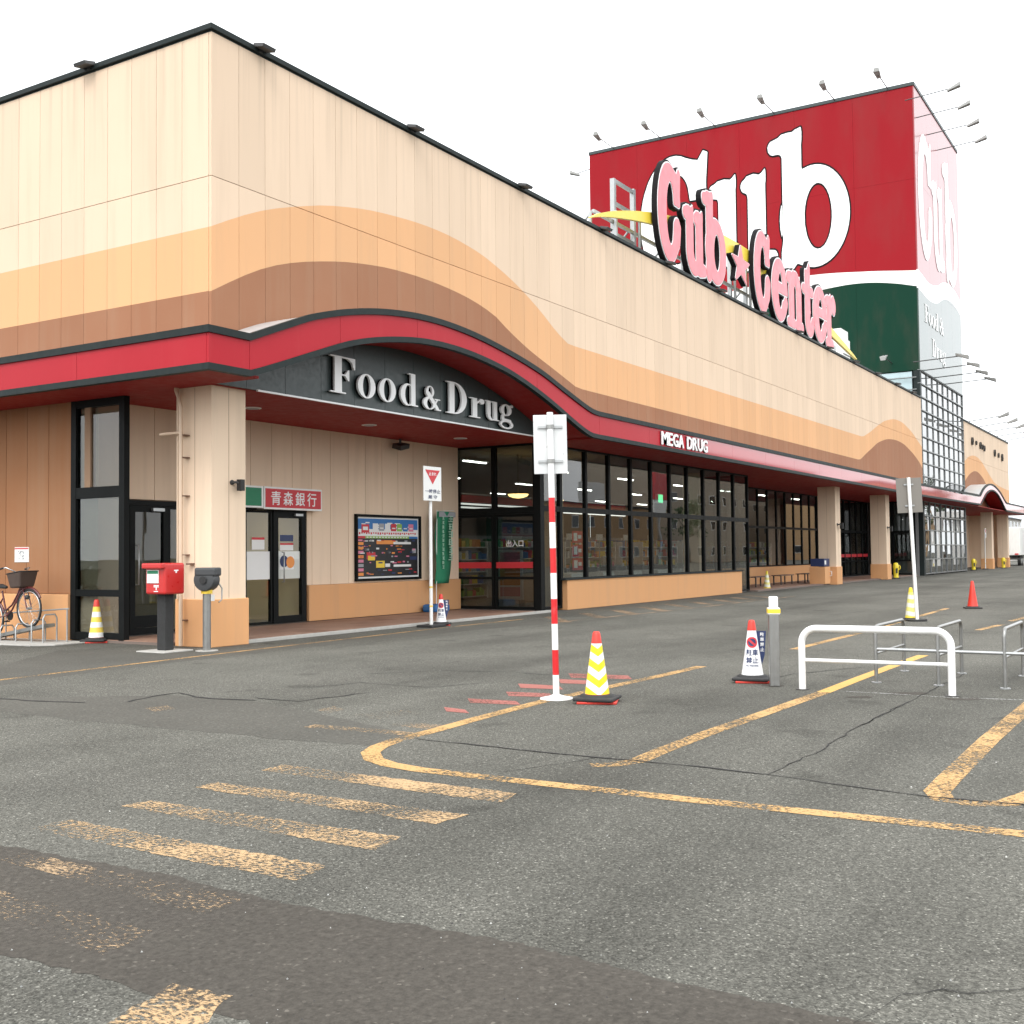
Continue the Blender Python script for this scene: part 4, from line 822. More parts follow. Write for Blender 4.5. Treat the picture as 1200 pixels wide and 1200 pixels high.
for i in range(70):
    u, v = random.uniform(.0, .95), random.choice([.04, .10, .23, .34, .40, .46, .52, .61])+random.uniform(-.01, .01); pr(u, min(1, u+random.uniform(.02, .07)), v, v+random.uniform(.012, .03), random.choice(['grey_print', 'paper', 'orange_print', 'pink_print', 'grey_print', 'navy', 'red_print']), 4)
for i in range(8): pr(0, .09, .02+i*.075, .07+i*.075, random.choice(['pink_print', 'grey_print', 'orange_print']), 2)
mb.build('sheet', cm, pf)
wn = thing('wall_notice', 'small white notice with a red top edge on the brown wall above the bicycle', 'notice', (.05, PT(26, 650, .05).y, PT(26, 650, .05).z)); wn.scale = (1, .82, .5*.95)
MB().box(-.012, -.001, -.26, .26, -.3, .3).build('sheet', 'paper', wn); MB().box(-.016, -.013, -.25, .25, .22, .27).build('heading', 'red_print', wn)
mb = MB()
for i in range(16): a, b = random.uniform(-.15, .1), random.uniform(-.2, .14); mb.box(-.015, -.0125, a, a+.05, b, b+.03)
mb.build('drawing', 'grey_print', wn)
wc = thing('wall_camera', 'small black camera on the corner pillar', 'camera', (.50, .04, 2.78))
MB().cyl((0, -.03, 0), .06, .03, 14, 'y').build('mount', 'dark_metal', wc); MB().tube([(0, -.03, 0), (.0, -.14, 0), (.10, -.16, -.02)], .03).build('arm', 'dark_metal', wc); bev(MB().box(.06, .20, -.24, -.10, -.20, .07).build('housing', 'black_rubber', wc), .01)
for t, lb in ((37.7, 'tiny black camera on the second pillar from the corner'), (47.1, 'tiny black camera on the third pillar from the corner')):
    o = copy_tree(wc); o.location = (t, .04, 2.7); o['label'] = lb
for o in [wc]: o.scale = (.72, .72, .72)
# pipes on the side of the corner pillar
dp = thing('drain_pipe', 'beige drain pipe clipped to the side of the corner pillar', 'pipe', (0, 0, 0))
MB().tube([(-.10, .62, .02), (-.10, .62, 4.05), (-.10, .66, 4.2), (-.06, .78, 4.36), (-.06, .78, 4.42)], .034, 10).build('pipe', 'pipe_beige', dp); MB().tube([(-.10, .62, 3.62), (-.10, 1.12, 3.62)], .028, 8).build('branch', 'pipe_beige', dp)
pm('rust', (.16, .09, .06), .7)
for z in (.45, 1.55, 2.55, 3.2, 3.58): MB().box(-.10, .04, .55, .66, z-.008, z+.008).build('clip', 'rust', dp)
MB().tube([(-.02, .78, .8), (-.02, .78, 4.4)], .022, 8).build('conduit', 'pipe_beige', dp); MB().box(-.06, .04, .44, .54, 1.38, 1.41).build('clip', 'rust', dp)
# ------------------------------------------------------------------ post box
mbx = thing('post_box', 'red post box on a black post beside the corner pillar', 'post box', (-.80, .20, 0), 0)
bev(MB().box(-.32, .30, -.32, .32, -.02, .02).build('base_plate', 'concrete', mbx), .01); bev(MB().box(-.09, .09, -.10, .10, .02, .93).build('post', 'black_rubber', mbx), .015)
o = bev(MB().box(-.22, .20, -.23, .22, .92, 1.42).build('box', 'mail_red' if 'mail_red' in MAT else (pm('mail_red', (.52, .022, .02), .35, var=.05, coat=.3), 'mail_red')[1], mbx), .035, 3)
bev(MB().box(-.30, -.20, -.235, .225, 1.33, 1.42).build('hood', 'mail_red', mbx), .02); MB().box(-.232, -.221, -.10, .17, 1.10, 1.31).build('label', 'paper', o); MB().box(-.235, -.2325, -.09, .16, 1.25, 1.30).build('label_print', 'green_print', o)
m = MB(); lay(m, TX['〒'], onT(fit(TX['〒'], -.02, .10, .99, 1.07), -.222), .002); m.box(-.224, -.221, -.08, .02, .96, .975); m.build('mark', 'letter_white', o)
m = MB(); m.box(-.03, .06, -.233, -.231, 1.29, 1.31); m.box(.0, .03, -.233, -.231, 1.26, 1.29); m.build('mark', 'letter_white', o)
# ------------------------------------------------------------------ chain-reel posts
def reel_post(loc, rz, label):
    o = thing('chain_post', label, 'post', loc, rz, 'chain reel posts')
    MB().cyl((0, 0, 0), .065, .92, 16).build('post', 'steel', o); MB().cyl((0, 0, .92), .09, .07, 16).build('collar', 'yellow_print', o); MB().cyl((0, 0, 0), .18, .012, 20).build('base_plate', 'concrete', o)
    d = bev(MB().lathe([(.05, -.12), (.17, -.12), (.18, -.09), (.18, .09), (.17, .12), (.05, .12)], 24, (0, 0, 1.14), 'x').build('reel', 'reel_grey', o), .006); MB().lathe([(.06, -.15), (.05, -.12)], 16, (0, 0, 1.14), 'x').build('hub', 'black_rubber', d)
    bev(MB().box(-.13, .13, -.20, .16, 1.20, 1.34).build('housing', 'reel_grey', o), .03); MB().tube([(.10, -.15, 1.10), (.13, -.20, 1.0), (.12, -.20, .82), (.06, -.18, .78)], .012).build('hook', 'steel', o); MB().box(-.01, .11, -.082, -.075, .80, .90).build('tag', 'paper', o)
    return o
pm('reel_grey', (.045, .047, .05), .5, var=.15)
q = G(245, 763); reel_post((q.x, q.y+.05, 0), math.radians(20), 'grey chain reel on a steel post in front of the corner pillar')
q = G(908, 804); o = thing('chain_post', 'plain steel post with a yellow collar and white tip beside the white barrier', 'post', (q.x, q.y, 0), math.radians(25), 'chain reel posts')
bev(MB().box(-.055, .055, -.055, .055, 0, .80).build('post', 'steel', o), .01); bev(MB().box(-.066, .066, -.066, .066, .80, .875).build('collar', 'white_paint', o), .006); MB().box(-.069, .069, -.069, .069, .815, .86).build('collar_band', 'yellow_print', o); bev(MB().box(-.035, .035, -.05, .05, .875, 1.0).build('tip', 'white_paint', o), .015); MB().cyl((-.012, -.052, .95), .012, .006, 10, 'y').build('lock', 'dark_metal', o)
# ------------------------------------------------------------------ traffic cones
pm('cone_red', (.62, .035, .02), .45, var=.08, dirt=.12); pm('cone_yellow', (.78, .60, .03), .45, var=.06, dirt=.1); pm('cone_white', (.80, .80, .80), .45, var=.03, dirt=.08)
def chevrons(name, a, b_, period, vee, lo, ang):
    k = N(name); sp = k.n('SeparateXYZ'); k.l(k.obj(), sp.inputs[0]); X, Y, Z = sp.outputs
    lat = k.math('ADD', k.math('MULTIPLY', X, math.sin(ang)), k.math('MULTIPLY', Y, -math.cos(ang)))
    v = k.math('ADD', Z, k.math('MULTIPLY', k.math('ABSOLUTE', lat), -vee)); m = k.math('LESS_THAN', k.math('FRACT', k.math('DIVIDE', v, period)), .5)
    c = k.mix(m, a, b_); p = k.pos(); c = k.mix(k.ramp(k.noise(p, 14, 5), [(.5, 0), (.8, .25)]), c, (.3, .26, .2)); k.set(**{'Base Color': c, 'Roughness': .4})
chevrons('sleeve_chevron', (.80, .80, .80), (.80, .66, .0), .155, .75, 0, YAW); chevrons('sleeve_band', (.80, .80, .78), (.80, .58, .08), .17, 0, 0, YAW); chevrons('sleeve_pale', (.74, .74, .66), (.72, .66, .20), .18, .25, 0, YAW)
CR0, CR1, CH = .125, .034, .70
def cr(z): return CR0+(CR1-CR0)*(z-.06)/(CH-.06)
def cone_base(o, sole, pad='black_rubber'):
    if sole: bev(MB().box(-.20, .20, -.20, .20, .0, .025).build('sole', 'cone_red', o, (.02, 0, 0), .3), .008)
    z = .026 if sole else 0; bev(MB().box(-.205, .205, -.205, .205, z, z+.035).build('base', pad, o, (0, 0, 0), .12), .012)
    MB().lathe([(.18, z+.03), (.165, z+.055), (.13, z+.06)], 24).build('weight_ring', 'black_rubber' if pad == 'black_rubber' else pad, o)
def cone(px, py, kind, label, sole=True, rz=0.0, sc=1.0):
    q = G(px, py); o = thing('traffic_cone', label, 'traffic cone', (q.x, q.y, .0), rz, 'traffic cones on the car park'); o.scale = (sc, sc, sc)
    z0 = .06; cone_base(o, sole)
    bodymat = {'chevron': 'cone_red', 'band': 'cone_red', 'red': 'cone_red', 'park': 'cone_white', 'pale': 'cone_yellow', 'yellow': 'cone_yellow'}[kind]
    b = MB().lathe([(cr(z0)+.01, z0-.01), (cr(z0), z0+.02), (cr(.35), .35), (cr(CH-.02), CH-.02), (cr(CH)-.006, CH), (.012, CH+.004)], 28).build('cone_body', bodymat, o)
    if kind in ('chevron', 'band', 'pale'):
        sm = {'chevron': 'sleeve_chevron', 'band': 'sleeve_band', 'pale': 'sleeve_pale'}[kind]
        MB().lathe([(cr(z)+.004, z) for z in (z0+.03, .2, .35, .5, .60)], 28, cap=False).build('sleeve', sm, o)
        if kind != 'pale': MB().lathe([(cr(.60)+.006, .595), (cr(.70)+.006, .69), (cr(.70)-.004, .712), (.010, .714)], 24).build('cap', 'cone_red', o)
    if kind == 'park':
        MB().lathe([(cr(.60)+.005, .595), (cr(.70)+.005, .69), (cr(.70)-.004, .712), (.010, .714)], 24).build('cap', 'cone_red', o)
        ang0 = math.atan2(CAM[1]-q.y, CAM[0]-q.x)-rz
        def wrap(u, z, d): a = ang0+u/max(.03, cr(z)); r = cr(z)+d; return (r*math.cos(a), r*math.sin(a), z)
        def disc(r0, r1, zc, mat, d, half=None, n=28):
            R_ = [r0+(r1-r0)*j/4 for j in range(5)]; vs = [wrap(r_*math.cos(2*PI*i/n), zc+r_*math.sin(2*PI*i/n), d) for i in range(n) for r_ in R_]
            f_ = [(5*i+j, 5*i+j+1, 5*((i+1) % n)+j+1, 5*((i+1) % n)+j) for i in range(n) for j in range(4)]; MB().add(vs, f_).build('print', mat, b)
        disc(.005, .055, .46, 'navy', .003); disc(.043, .062, .46, 'red_print', .005)
        MB().add([wrap(-.036+.072*i/10+du, .495-.07*i/10+du, .0065) for i in range(11) for du in (-.008, .008)], [(2*i, 2*i+1, 2*i+3, 2*i+2) for i in range(10)]).build('print', 'red_print', b)
        for s_, zc, hw, hh in (('駐車', .345, .070, .036), ('禁止', .255, .074, .036), ('NO PARKING', .195, .072, .011)):
            m = MB(); sh = refine(TX[s_], .014*(TX[s_].hi[0]-TX[s_].lo[0])/(2*hw)); f = fit(TX[s_], -hw, hw, zc-hh, zc+hh); lay(m, sh, lambda x, y, d: wrap(*f(x, y), d), .003); m.build('print', 'navy', b)
        # printed side flap, on the right as seen from the car park
        rgt = Vector((_R0.x, _R0.y, 0)); c_, s2 = math.cos(-rz), math.sin(-rz); rgt = Vector((c_*rgt.x-s2*rgt.y, s2*rgt.x+c_*rgt.y, 0)); bk = Vector((-rgt.y, rgt.x, 0))
        P = lambda u, z, d: tuple(rgt*u+bk*(.05-d)+Vector((0, 0, z)))
        ol = [(.02, .10), (.10, .12), (.155, .30), (.175, .58), (.04, .58)]
        MB().add([P(u, z, 0) for u, z in ol]+[P(u, z, -.006) for u, z in ol], [(0, 1, 2, 3, 4), (9, 8, 7, 6, 5)]+[(i, (i+1) % 5, 5+(i+1) % 5, 5+i) for i in range(5)]).build('side_flap', 'navy', o)
        for i, ch in enumerate('駐車禁止'): m = MB(); f = fit(TX[ch], .105, .150, .52-i*.058, .565-i*.058); lay(m, TX[ch], lambda x, y, d: P(*f(x, y), d), .003); m.build('flap_print', 'letter_white', o)
    return o
cone(700, 823, 'chevron', 'red-tipped cone in a yellow and white chevron sleeve beside the red and white pole', rz=.1)
cone(882, 799, 'park', 'white no-parking cone with dark characters beside the steel post', rz=.05)
cone(113, 753, 'band', 'red-tipped cone with orange and white bands by the glass screen', rz=.4, sc=1.08)
cone(517, 733, 'park', 'white no-parking cone at the foot of the stop sign', True, .3, .94)
cone(899, 691, 'pale', 'pale yellow cone in front of the benches', False, .2, 1.05)
cone(1068, 727, 'pale', 'pale yellow cone on a black base beside the leaning sign pole', False, .1)
cone(1140, 713, 'red', 'plain red cone alone on the far asphalt', False, .2)
def yellow_stand(px, py, label):
    q = G(px, py); o = thing('warning_stand', label, 'warning stand', (q.x, q.y, 0), YAW-PI/2, 'yellow warning stands along the front'); o.scale = (.85, .85, .85)
    bev(MB().box(-.22, .22, -.16, .16, 0, .06).build('base', 'black_rubber', o), .01); MB().lathe([(.17, .06), (.15, .3), (.17, .55), (.19, .80), (.12, .98), (.05, 1.0)], 14).build('body', 'cone_yellow', o); MB().tube([(.16, 0, .55), (.28, 0, .62), (.28, 0, .78), (.17, 0, .84)], .025, 6).build('grip', 'cone_yellow', o); MB().box(-.06, .06, -.185, -.17, .35, .65).build('print', 'black_print', o)
for px, py, lb in ((1050, 678, 'yellow warning stand just right of the third pillar'), (1090, 673.5, 'yellow warning stand at the foot of the glazed tower corner'), (1141, 668.5, 'yellow warning stand beside the far stop sign'), (1176, 665.8, 'yellow warning stand between the two farthest pillars')): yellow_stand(px, py, lb)
# ------------------------------------------------------------------ poles and signs
k = N('pole_stripes'); sp = k.n('SeparateXYZ'); k.l(k.obj(), sp.inputs[0]); m_ = k.math('LESS_THAN', k.math('FRACT', k.math('DIVIDE', k.math('SUBTRACT', sp.outputs[2], .249), .527)), .49)
lim = k.math('MULTIPLY', k.math('LESS_THAN', sp.outputs[2], 2.12), k.math('GREATER_THAN', sp.outputs[2], .2)); m_ = k.math('MULTIPLY', m_, lim); c = k.mix(m_, (.80, .80, .79), (.60, .015, .02)); p = k.pos(); c = k.mix(k.ramp(k.noise(p, 10, 5), [(.55, 0), (.85, .3)]), c, (.35, .3, .26)); k.set(**{'Base Color': c, 'Roughness': .35})
q = G(652, 819); o = thing('sign_pole', 'red and white striped pole with the grey back of a sign plate', 'sign pole', (q.x, q.y, 0), YAW-PI/2); o.rotation_euler = (0, math.radians(-.65), YAW-PI/2)
MB().cyl((0, 0, .0), .033, 2.98, 16).build('pole', 'pole_stripes', o); MB().lathe([(.17, 0), (.17, .012), (.08, .03), (.04, .045)], 24).build('base_plate', 'white_paint', o)
pl_ = bev(MB().box(-.175, .175, -.052, -.046, 2.34, 2.96).build('plate', 'galv', o), .003)
pm('plate_back', (.60, .61, .61), .35, metal=.3, var=.06)
pl_.data.materials[0] = MAT['plate_back']; pl_.location.y = .10
for z in (2.47, 2.83): MB().box(-.13, .13, .028, .045, z-.012, z+.012).build('bracket', 'galv', o); MB().cyl((0, 0, z-.02), .042, .04, 16).build('clamp', 'steel', o)
def stop_sign(loc, label, z0, z1, hw, base=True, rz=0):
    o = thing('stop_sign', label, 'sign', loc, rz); MB().cyl((0, 0, 0), .036, z0+.02, 14).build('pole', 'white_paint', o)
    MB().cyl((0, 0, .82), .039, .03, 14).build('pole_band', 'yellow_print', o); MB().cyl((0, 0, .42), .039, .03, 14).build('pole_band', 'yellow_print', o)
    bev(MB().box(-.26, .26, -.2, .2, 0, .05).build('base', 'black_rubber', o), .015)
    p_ = bev(MB().box(-hw, hw, -.06, -.045, z0, z1).build('plate', 'paper', o), .004); H_ = z1-z0; zt = z1-.10*H_; m = MB(); m.add([(-hw*.82, -.063, zt), (hw*.82, -.063, zt), (0, -.063, zt-.42*H_)], [(0, 2, 1)]); m.build('triangle', 'red_print', p_)
    for s_, a, b, c_, d_, mt in (('止まれ', -hw*.42, hw*.42, zt-.16*H_, zt-.06*H_, 'letter_white'), ('一時停止', -hw*.85, hw*.85, z0+.22*H_, z0+.34*H_, 'navy'), ('厳 守', -hw*.5, hw*.5, z0+.06*H_, z0+.17*H_, 'navy')):
        m = MB(); lay(m, TX[s_], onA(fit(TX[s_], a, b, c_, d_), -.063), .003); m.build('lettering', mt, p_)
    return o
stop_sign((5.90, -.26, 0), 'white stop sign with a red triangle in front of the poster wall', 2.64, 3.36, .32)
q = G(1155, 667); stop_sign((q.x, q.y, 0), 'small far stop sign before the farthest pillars', 2.4, 3.1, .35)
q = G(1075, 728); o = thing('sign_pole', 'thin leaning white pole with a grey sign back near the pale cone', 'sign pole', (q.x, q.y, 0), YAW-PI/2); o.rotation_euler = (0, math.radians(-2.2), YAW-PI/2)
MB().cyl((0, 0, 0), .038, 3.05, 12).build('pole', 'white_paint', o); bev(MB().box(-.26, .28, .04, .05, 2.30, 3.04).build('plate', 'plate_grey', o), .003); MB().cyl((0, 0, 0), .2, .04, 18).build('base', 'black_rubber', o)
for z in (2.45, 2.9): MB().box(-.1, .1, .02, .04, z-.015, z+.015).build('bracket', 'galv', o)
nb = thing('banner_flag', 'green vertical banner flag leaning by the glass entrance', 'banner', (10.75, 2.75, .05))
MB().tube([(-.42, 0, 0), (-.40, 0, 1.2), (-.36, .0, 2.62)], .012, 8).build('pole', 'white_paint', nb); MB().tube([(-.36, 0, 2.58), (.42, 0, 2.62)], .008, 6).build('cross_bar', 'white_paint', nb); bev(MB().box(-.75, -.1, -.22, .22, 0, .20).build('base', 'blue_print', nb), .06)
rowsn = 16; vs = []
for i in range(rowsn+1):
    z = .72+1.86*i/rowsn; s_ = (i/rowsn); off = .03*math.sin(z*4); w0, w1 = -.44+.10*s_-.04, .18+.24*s_
    vs += [(w0, off, z), ((w0+w1)/2, off-.05*math.sin(z*3), z), (w1, off+.02, z)]
mb = MB(); mb.add(vs, [(3*i+j, 3*i+j+1, 3*i+j+4, 3*i+j+3) for i in range(rowsn) for j in (0, 1)], True); fl = mb.build('flag', 'cloth_green', nb); sd = fl.modifiers.new('thick', 'SOLIDIFY'); sd.thickness = .004
mb = MB()
def scrawl(x0, x1, z0, z1):
    w_, h_ = x1-x0, z1-z0
    for j in range(3): z = z0+h_*(.1+.38*j); a = random.uniform(0, .25)*w_; mb.box(x0+a, x1-random.uniform(0, .25)*w_, -.075, -.066, z, z+h_*.13)
    for j in range(2): x = x0+w_*random.uniform(.1, .8); mb.box(x, x+w_*.13, -.0745, -.0665, z0+h_*random.uniform(0, .2), z1-h_*random.uniform(0, .2))
for i in range(6): scrawl(.05, .27, 2.30-.20*i, 2.47-.20*i)
for i in range(12): scrawl(-.24, -.13, 2.36-.115*i, 2.45-.115*i)
mb.build('print', 'lime_pale' if 'lime_pale' in MAT else (pm('lime_pale', (.38, .58, .45), .7), 'lime_pale')[1], nb)
MB().box(-.34, .40, -.06, -.052, 2.44, 2.57).build('print', 'grey_print', nb)
# ------------------------------------------------------------------ barriers and rails
a, b = G(940.5, 808), G(1116, 816); L = (b-a).length; an = math.atan2(b.y-a.y, b.x-a.x)
o = thing('arch_barrier', 'white tubular arch barrier on the asphalt', 'barrier', (a.x, a.y, 0), an); r = .16; Hb = .665
MB().tube([(0, 0, 0), (0, 0, Hb-r)]+arc((r, 0, Hb-r), r, PI, PI/2, 8, (1, 0, 0), (0, 0, 1))[1:]+arc((L-r, 0, Hb-r), r, PI/2, 0, 8, (1, 0, 0), (0, 0, 1))+[(L, 0, 0)], .038, 14).build('arch', 'white_paint', o)
MB().tube([(.02, 0, .32), (L-.02, 0, .32)], .021, 10).build('mid_rail', 'white_paint', o)
for x in (0, L): MB().cyl((x, 0, 0), .07, .008, 16).build('foot_plate', 'stain', o)
cr_ = thing('cart_rail', 'low grey tubular rails in a row behind the white barrier', 'rail', (-.29, -10.9, 0)); r = .09; Hr = .64
for i, (y, nm) in enumerate(((0, 0), (-.675, 0), (-1.36, 0), (-2.03, 0))):
    Lr = 1.40
    hp = MB().tube([(0, y, 0), (0, y, Hr-r)]+arc((r, y, Hr-r), r, PI, PI/2, 6, (1, 0, 0), (0, 0, 1))[1:]+arc((Lr-r, y, Hr-r), r, PI/2, 0, 6, (1, 0, 0), (0, 0, 1))+[(Lr, y, 0)], .021, 10).build('hoop', 'steel', cr_)
    MB().tube([(.02, y, .33), (Lr-.02, y, .33)], .016, 8).build('hoop_rail', 'steel', hp)
    for x in (0, Lr): MB().cyl((x, y, 0), .055, .01, 14).build('foot_plate', 'galv', hp)
MB().tube([(0, 0, .38), (0, -2.03, .38)], .018, 8).build('long_rail', 'galv', cr_)
# ------------------------------------------------------------------ bicycle and rack
pm('bike_red', (.10, .012, .014), .3, coat=.5); pm('wicker', (.07, .045, .035), .7, var=.3, bump=.6, bscale=90); pm('chrome', (.55, .55, .55), .2, metal=.9)
bk = thing('bicycle', 'dark red city bicycle with a brown front basket in the rack', 'bicycle', (-.6, 3.97, .0))
ZC = .62; RW = .335; tl = math.radians(11)
def B(y, z): return (0, y*math.cos(tl)+0, z-y*math.sin(tl)*1.0)       # y back along the bike from the front hub
def wheel(y):
    c = B(y, ZC); rim = lambda R_: [(0, c[1]+R_*math.cos(t_), c[2]+R_*math.sin(t_)) for t_ in np.linspace(0, 2*PI, 33)[:-1]]
    wv = MB().tube(rim(RW), .019, 8, closed=True).build('wheel', 'black_rubber', bk); MB().tube(rim(RW-.03), .011, 6, closed=True).build('rim', 'chrome', wv)
    m = MB()
    for i in range(18): t_ = 2*PI*i/18; m.tube([(.02*(-1)**i, c[1]+.02*math.cos(t_+.4), c[2]+.02*math.sin(t_+.4)), (0, c[1]+(RW-.03)*math.cos(t_), c[2]+(RW-.03)*math.sin(t_))], .0025, 4)
    m.build('spokes', 'chrome', wv); MB().cyl((-.05, c[1], c[2]), .025, .10, 12, 'x').build('hub', 'chrome', wv)
    mg = [(0, c[1]+(RW+.035)*math.cos(t_), c[2]+(RW+.035)*math.sin(t_)) for t_ in (np.linspace(.25, 2.6, 16) if y < .5 else np.linspace(-.2, 2.8, 18))]; MB().tube(mg, .022, 6).build('mudguard', 'bike_red', bk)
wheel(0); wheel(1.10)
hd0, hd1 = B(.16, ZC+.36), B(.24, ZC+.62); bbk = B(.66, ZC-.02); st0 = B(.80, ZC+.46)
for s_ in (-1, 1): MB().tube([(.05*s_, *B(0, ZC)[1:]), (.045*s_, *B(.09, ZC+.28)[1:]), (.02*s_, *B(.15, ZC+.36)[1:])], .012, 8).build('fork', 'bike_red', bk)
MB().tube([hd0, hd1], .022, 8).build('head_tube', 'bike_red', bk)
for dz in (0, .07): MB().tube([B(.19, ZC+.44+dz), B(.34, ZC+.24+dz), B(.5, ZC+.06+dz*1.3), B(.66, ZC-.02+dz*1.6)], .017, 8).build('frame_tube', 'bike_red', bk)
MB().tube([bbk, st0], .017, 8).build('seat_tube', 'bike_red', bk)
for s_ in (-1, 1): MB().tube([bbk, (.05*s_, *B(1.10, ZC)[1:])], .01, 6).build('chain_stay', 'bike_red', bk); MB().tube([B(.76, ZC+.34), (.05*s_, *B(1.10, ZC)[1:])], .009, 6).build('seat_stay', 'bike_red', bk)
bev(MB().add([(-.03, B(.66, 0)[1], st0[2]+.04), (.03, B(.66, 0)[1], st0[2]+.04), (.11, B(.93, 0)[1], st0[2]+.05), (-.11, B(.93, 0)[1], st0[2]+.05), (-.03, B(.66, 0)[1], st0[2]+.09), (.03, B(.66, 0)[1], st0[2]+.09), (.11, B(.93, 0)[1], st0[2]+.13), (-.11, B(.93, 0)[1], st0[2]+.13)], [(0, 3, 2, 1), (4, 5, 6, 7), (0, 1, 5, 4), (1, 2, 6, 5), (2, 3, 7, 6), (3, 0, 4, 7)]).build('saddle', 'black_rubber', bk), .03, 3)
hb = MB().tube([B(.24, ZC+.60), B(.25, ZC+.70)], .013, 8).build('stem', 'chrome', bk)
MB().tube([(-.27, *B(.48, ZC+.80)[1:]), (-.24, *B(.34, ZC+.80)[1:]), (-.10, *B(.24, ZC+.70)[1:]), (.10, *B(.24, ZC+.70)[1:]), (.24, *B(.34, ZC+.80)[1:]), (.27, *B(.48, ZC+.80)[1:])], .012, 8).build('handlebar', 'chrome', bk)
for s_ in (-1, 1): MB().tube([(.265*s_, *B(.38, ZC+.80)[1:]), (.275*s_, *B(.52, ZC+.80)[1:])], .018, 8).build('grip', 'black_rubber', bk)
yb0, yb1, zb0, zb1 = B(.36, 0)[1], B(.03, 0)[1], ZC+.36, ZC+.67
bs_ = MB().add([(-.15, yb0, zb0), (.15, yb0, zb0), (.15, yb1+.03, zb0+.02), (-.15, yb1+.03, zb0+.02), (-.19, yb0+.05, zb1-.05), (.19, yb0+.05, zb1-.05), (.19, yb1-.03, zb1), (-.19, yb1-.03, zb1)], [(0, 3, 2, 1), (0, 1, 5, 4), (1, 2, 6, 5), (2, 3, 7, 6), (3, 0, 4, 7), (4, 5, 6, 7)]).build('basket', 'wicker', bk); bev(bs_, .03, 3)
MB().tube([(-.19, yb0+.05, zb1-.05), (.19, yb0+.05, zb1-.05), (.19, yb1-.03, zb1), (-.19, yb1-.03, zb1)], .010, 6, closed=True).build('basket_rim', 'black_rubber', bk)
MB().lathe([(.03, -.05), (.045, .0), (.04, .02)], 14, (0, B(.06, 0)[1], ZC+.20), 'y').build('headlamp', 'dark_metal', bk); MB().cyl((.06, *bbk[1:]), .09, .012, 20, 'x').build('chain_case', 'black_rubber', bk)
for s_ in (-1, 1): MB().tube([(.07*s_, *bbk[1:]), (.09*s_, bbk[1]+.12*s_, bbk[2]-.11*s_)], .009, 6).build('crank', 'chrome', bk); MB().box(.09*s_-.04, .09*s_+.04, bbk[1]+.12*s_-.03, bbk[1]+.12*s_+.03, bbk[2]-.11*s_-.012, bbk[2]-.11*s_+.012).build('pedal', 'black_rubber', bk)
rk = thing('bicycle_rack', 'galvanised sloping bicycle rack on a concrete pad by the brown wall', 'bicycle rack', (-.6, 3.6, 0))
bev(MB().slab([Vector(v_) for v_ in ((-.55, -.42), (-.30, -.75), (.45, -.75), (.45, 3.5), (-.6, 3.5), (-.62, .4))], 0, .03).build('pad', 'concrete', rk), .01)
MB().strip([(-.10, -.2, .30), (-.10, 1.55, .02)], [(-.10, -.2, .36), (-.10, 1.55, .08)], (.22, 0, 0)).build('track', 'steel', rk)
for y, h in ((-.22, .52), (.1, .42), (.55, .34), (1.0, .3)): MB().tube([(-.14, y, .03), (-.14, y, h-.06), (-.10, y, h), (.10, y, h), (.14, y, h-.06), (.14, y, .03)], .014, 8).build('hoop', 'galv', rk)
MB().tube([(.18, -.5, .62), (.18, 1.4, .5)], .014, 8).build('side_bar', 'galv', rk); MB().tube([(.18, -.45, .03), (.18, -.45, .62)], .014, 8).build('upright', 'galv', rk); MB().tube([(.18, 1.3, .03), (.18, 1.3, .5)], .014, 8).build('upright', 'galv', rk)
# ------------------------------------------------------------------ benches under the far canopy
pm('bench_wood', (.14, .085, .06), .6, var=.2)
for i, (t, lb) in enumerate(((31.8, 'dark wooden bench nearest the window wall'), (35.0, 'dark wooden bench in the middle of the far recess'), (38.4, 'dark wooden bench nearest the second pillar'))):
    o = thing('bench', lb, 'bench', (t, 1.7, .05), 0, 'benches in the far recess')
    for j in range(4): bev(MB().box(-.9, .9, -.22+j*.115, -.12+j*.115, .40, .44).build('slat', 'bench_wood', o), .006)
    for x in (-.75, .75):
        for y in (-.16, .16): MB().box(x-.025, x+.025, y-.025, y+.025, 0, .40).build('leg', 'dark_metal', o)
sp_ = thing('ashtray_stand', 'tan box stand with a blue plate against the second pillar', 'stand', (36.9, .62, .05)); bev(MB().box(-.42, .42, -.35, .35, 0, .75).build('cabinet', 'wall_plinth', sp_), .01); MB().box(-.40, .45, -.30, .30, .78, 1.12).build('plate', 'navy', sp_); MB().tube([(.25, -.37, .35), (.25, -.45, .35), (.25, -.45, .55), (.25, -.37, .55)], .015, 6).build('handle', 'white_paint', sp_); MB().box(-.3, -.06, -.304, -.301, .86, 1.04).build('print', 'paper', sp_)
# ------------------------------------------------------------------ inside the shop
def pend(loc, label):
    o = thing('pendant_lamp', label, 'lamp', loc, 0, 'warm bowl lamps inside the entrance'); MB().lathe([(.30, .10), (.26, .04), (.15, .0), (.02, -.02)], 24).build('bowl', 'lamp_warm', o); MB().tube([(0, 0, .08), (0, 0, 1.25)], .01, 6).build('cord', 'dark_metal', o)
pend((14.2, 2.6, 3.12), 'warm glowing bowl lamp behind the upper entrance glass'); pend((15.9, 2.4, 3.0), 'warm glowing bowl lamp behind the first large window')
for i in range(7):
    for j in range(3):
        o = thing('strip_light', 'white strip light on the shop ceiling, row %s behind the glass, %s along' % (nth[j], nth[i]), 'lamp', (15+i*5.2, 4.6+j*4.5, 4.28), 0, 'strip lights on the shop ceiling'); MB().box(-.6, .6, -.04, .04, 0, .03).build('tube_lamp', 'lamp_cool', o); MB().box(-.65, .65, -.09, .09, .032, .07).build('fitting', 'white_paint', o)
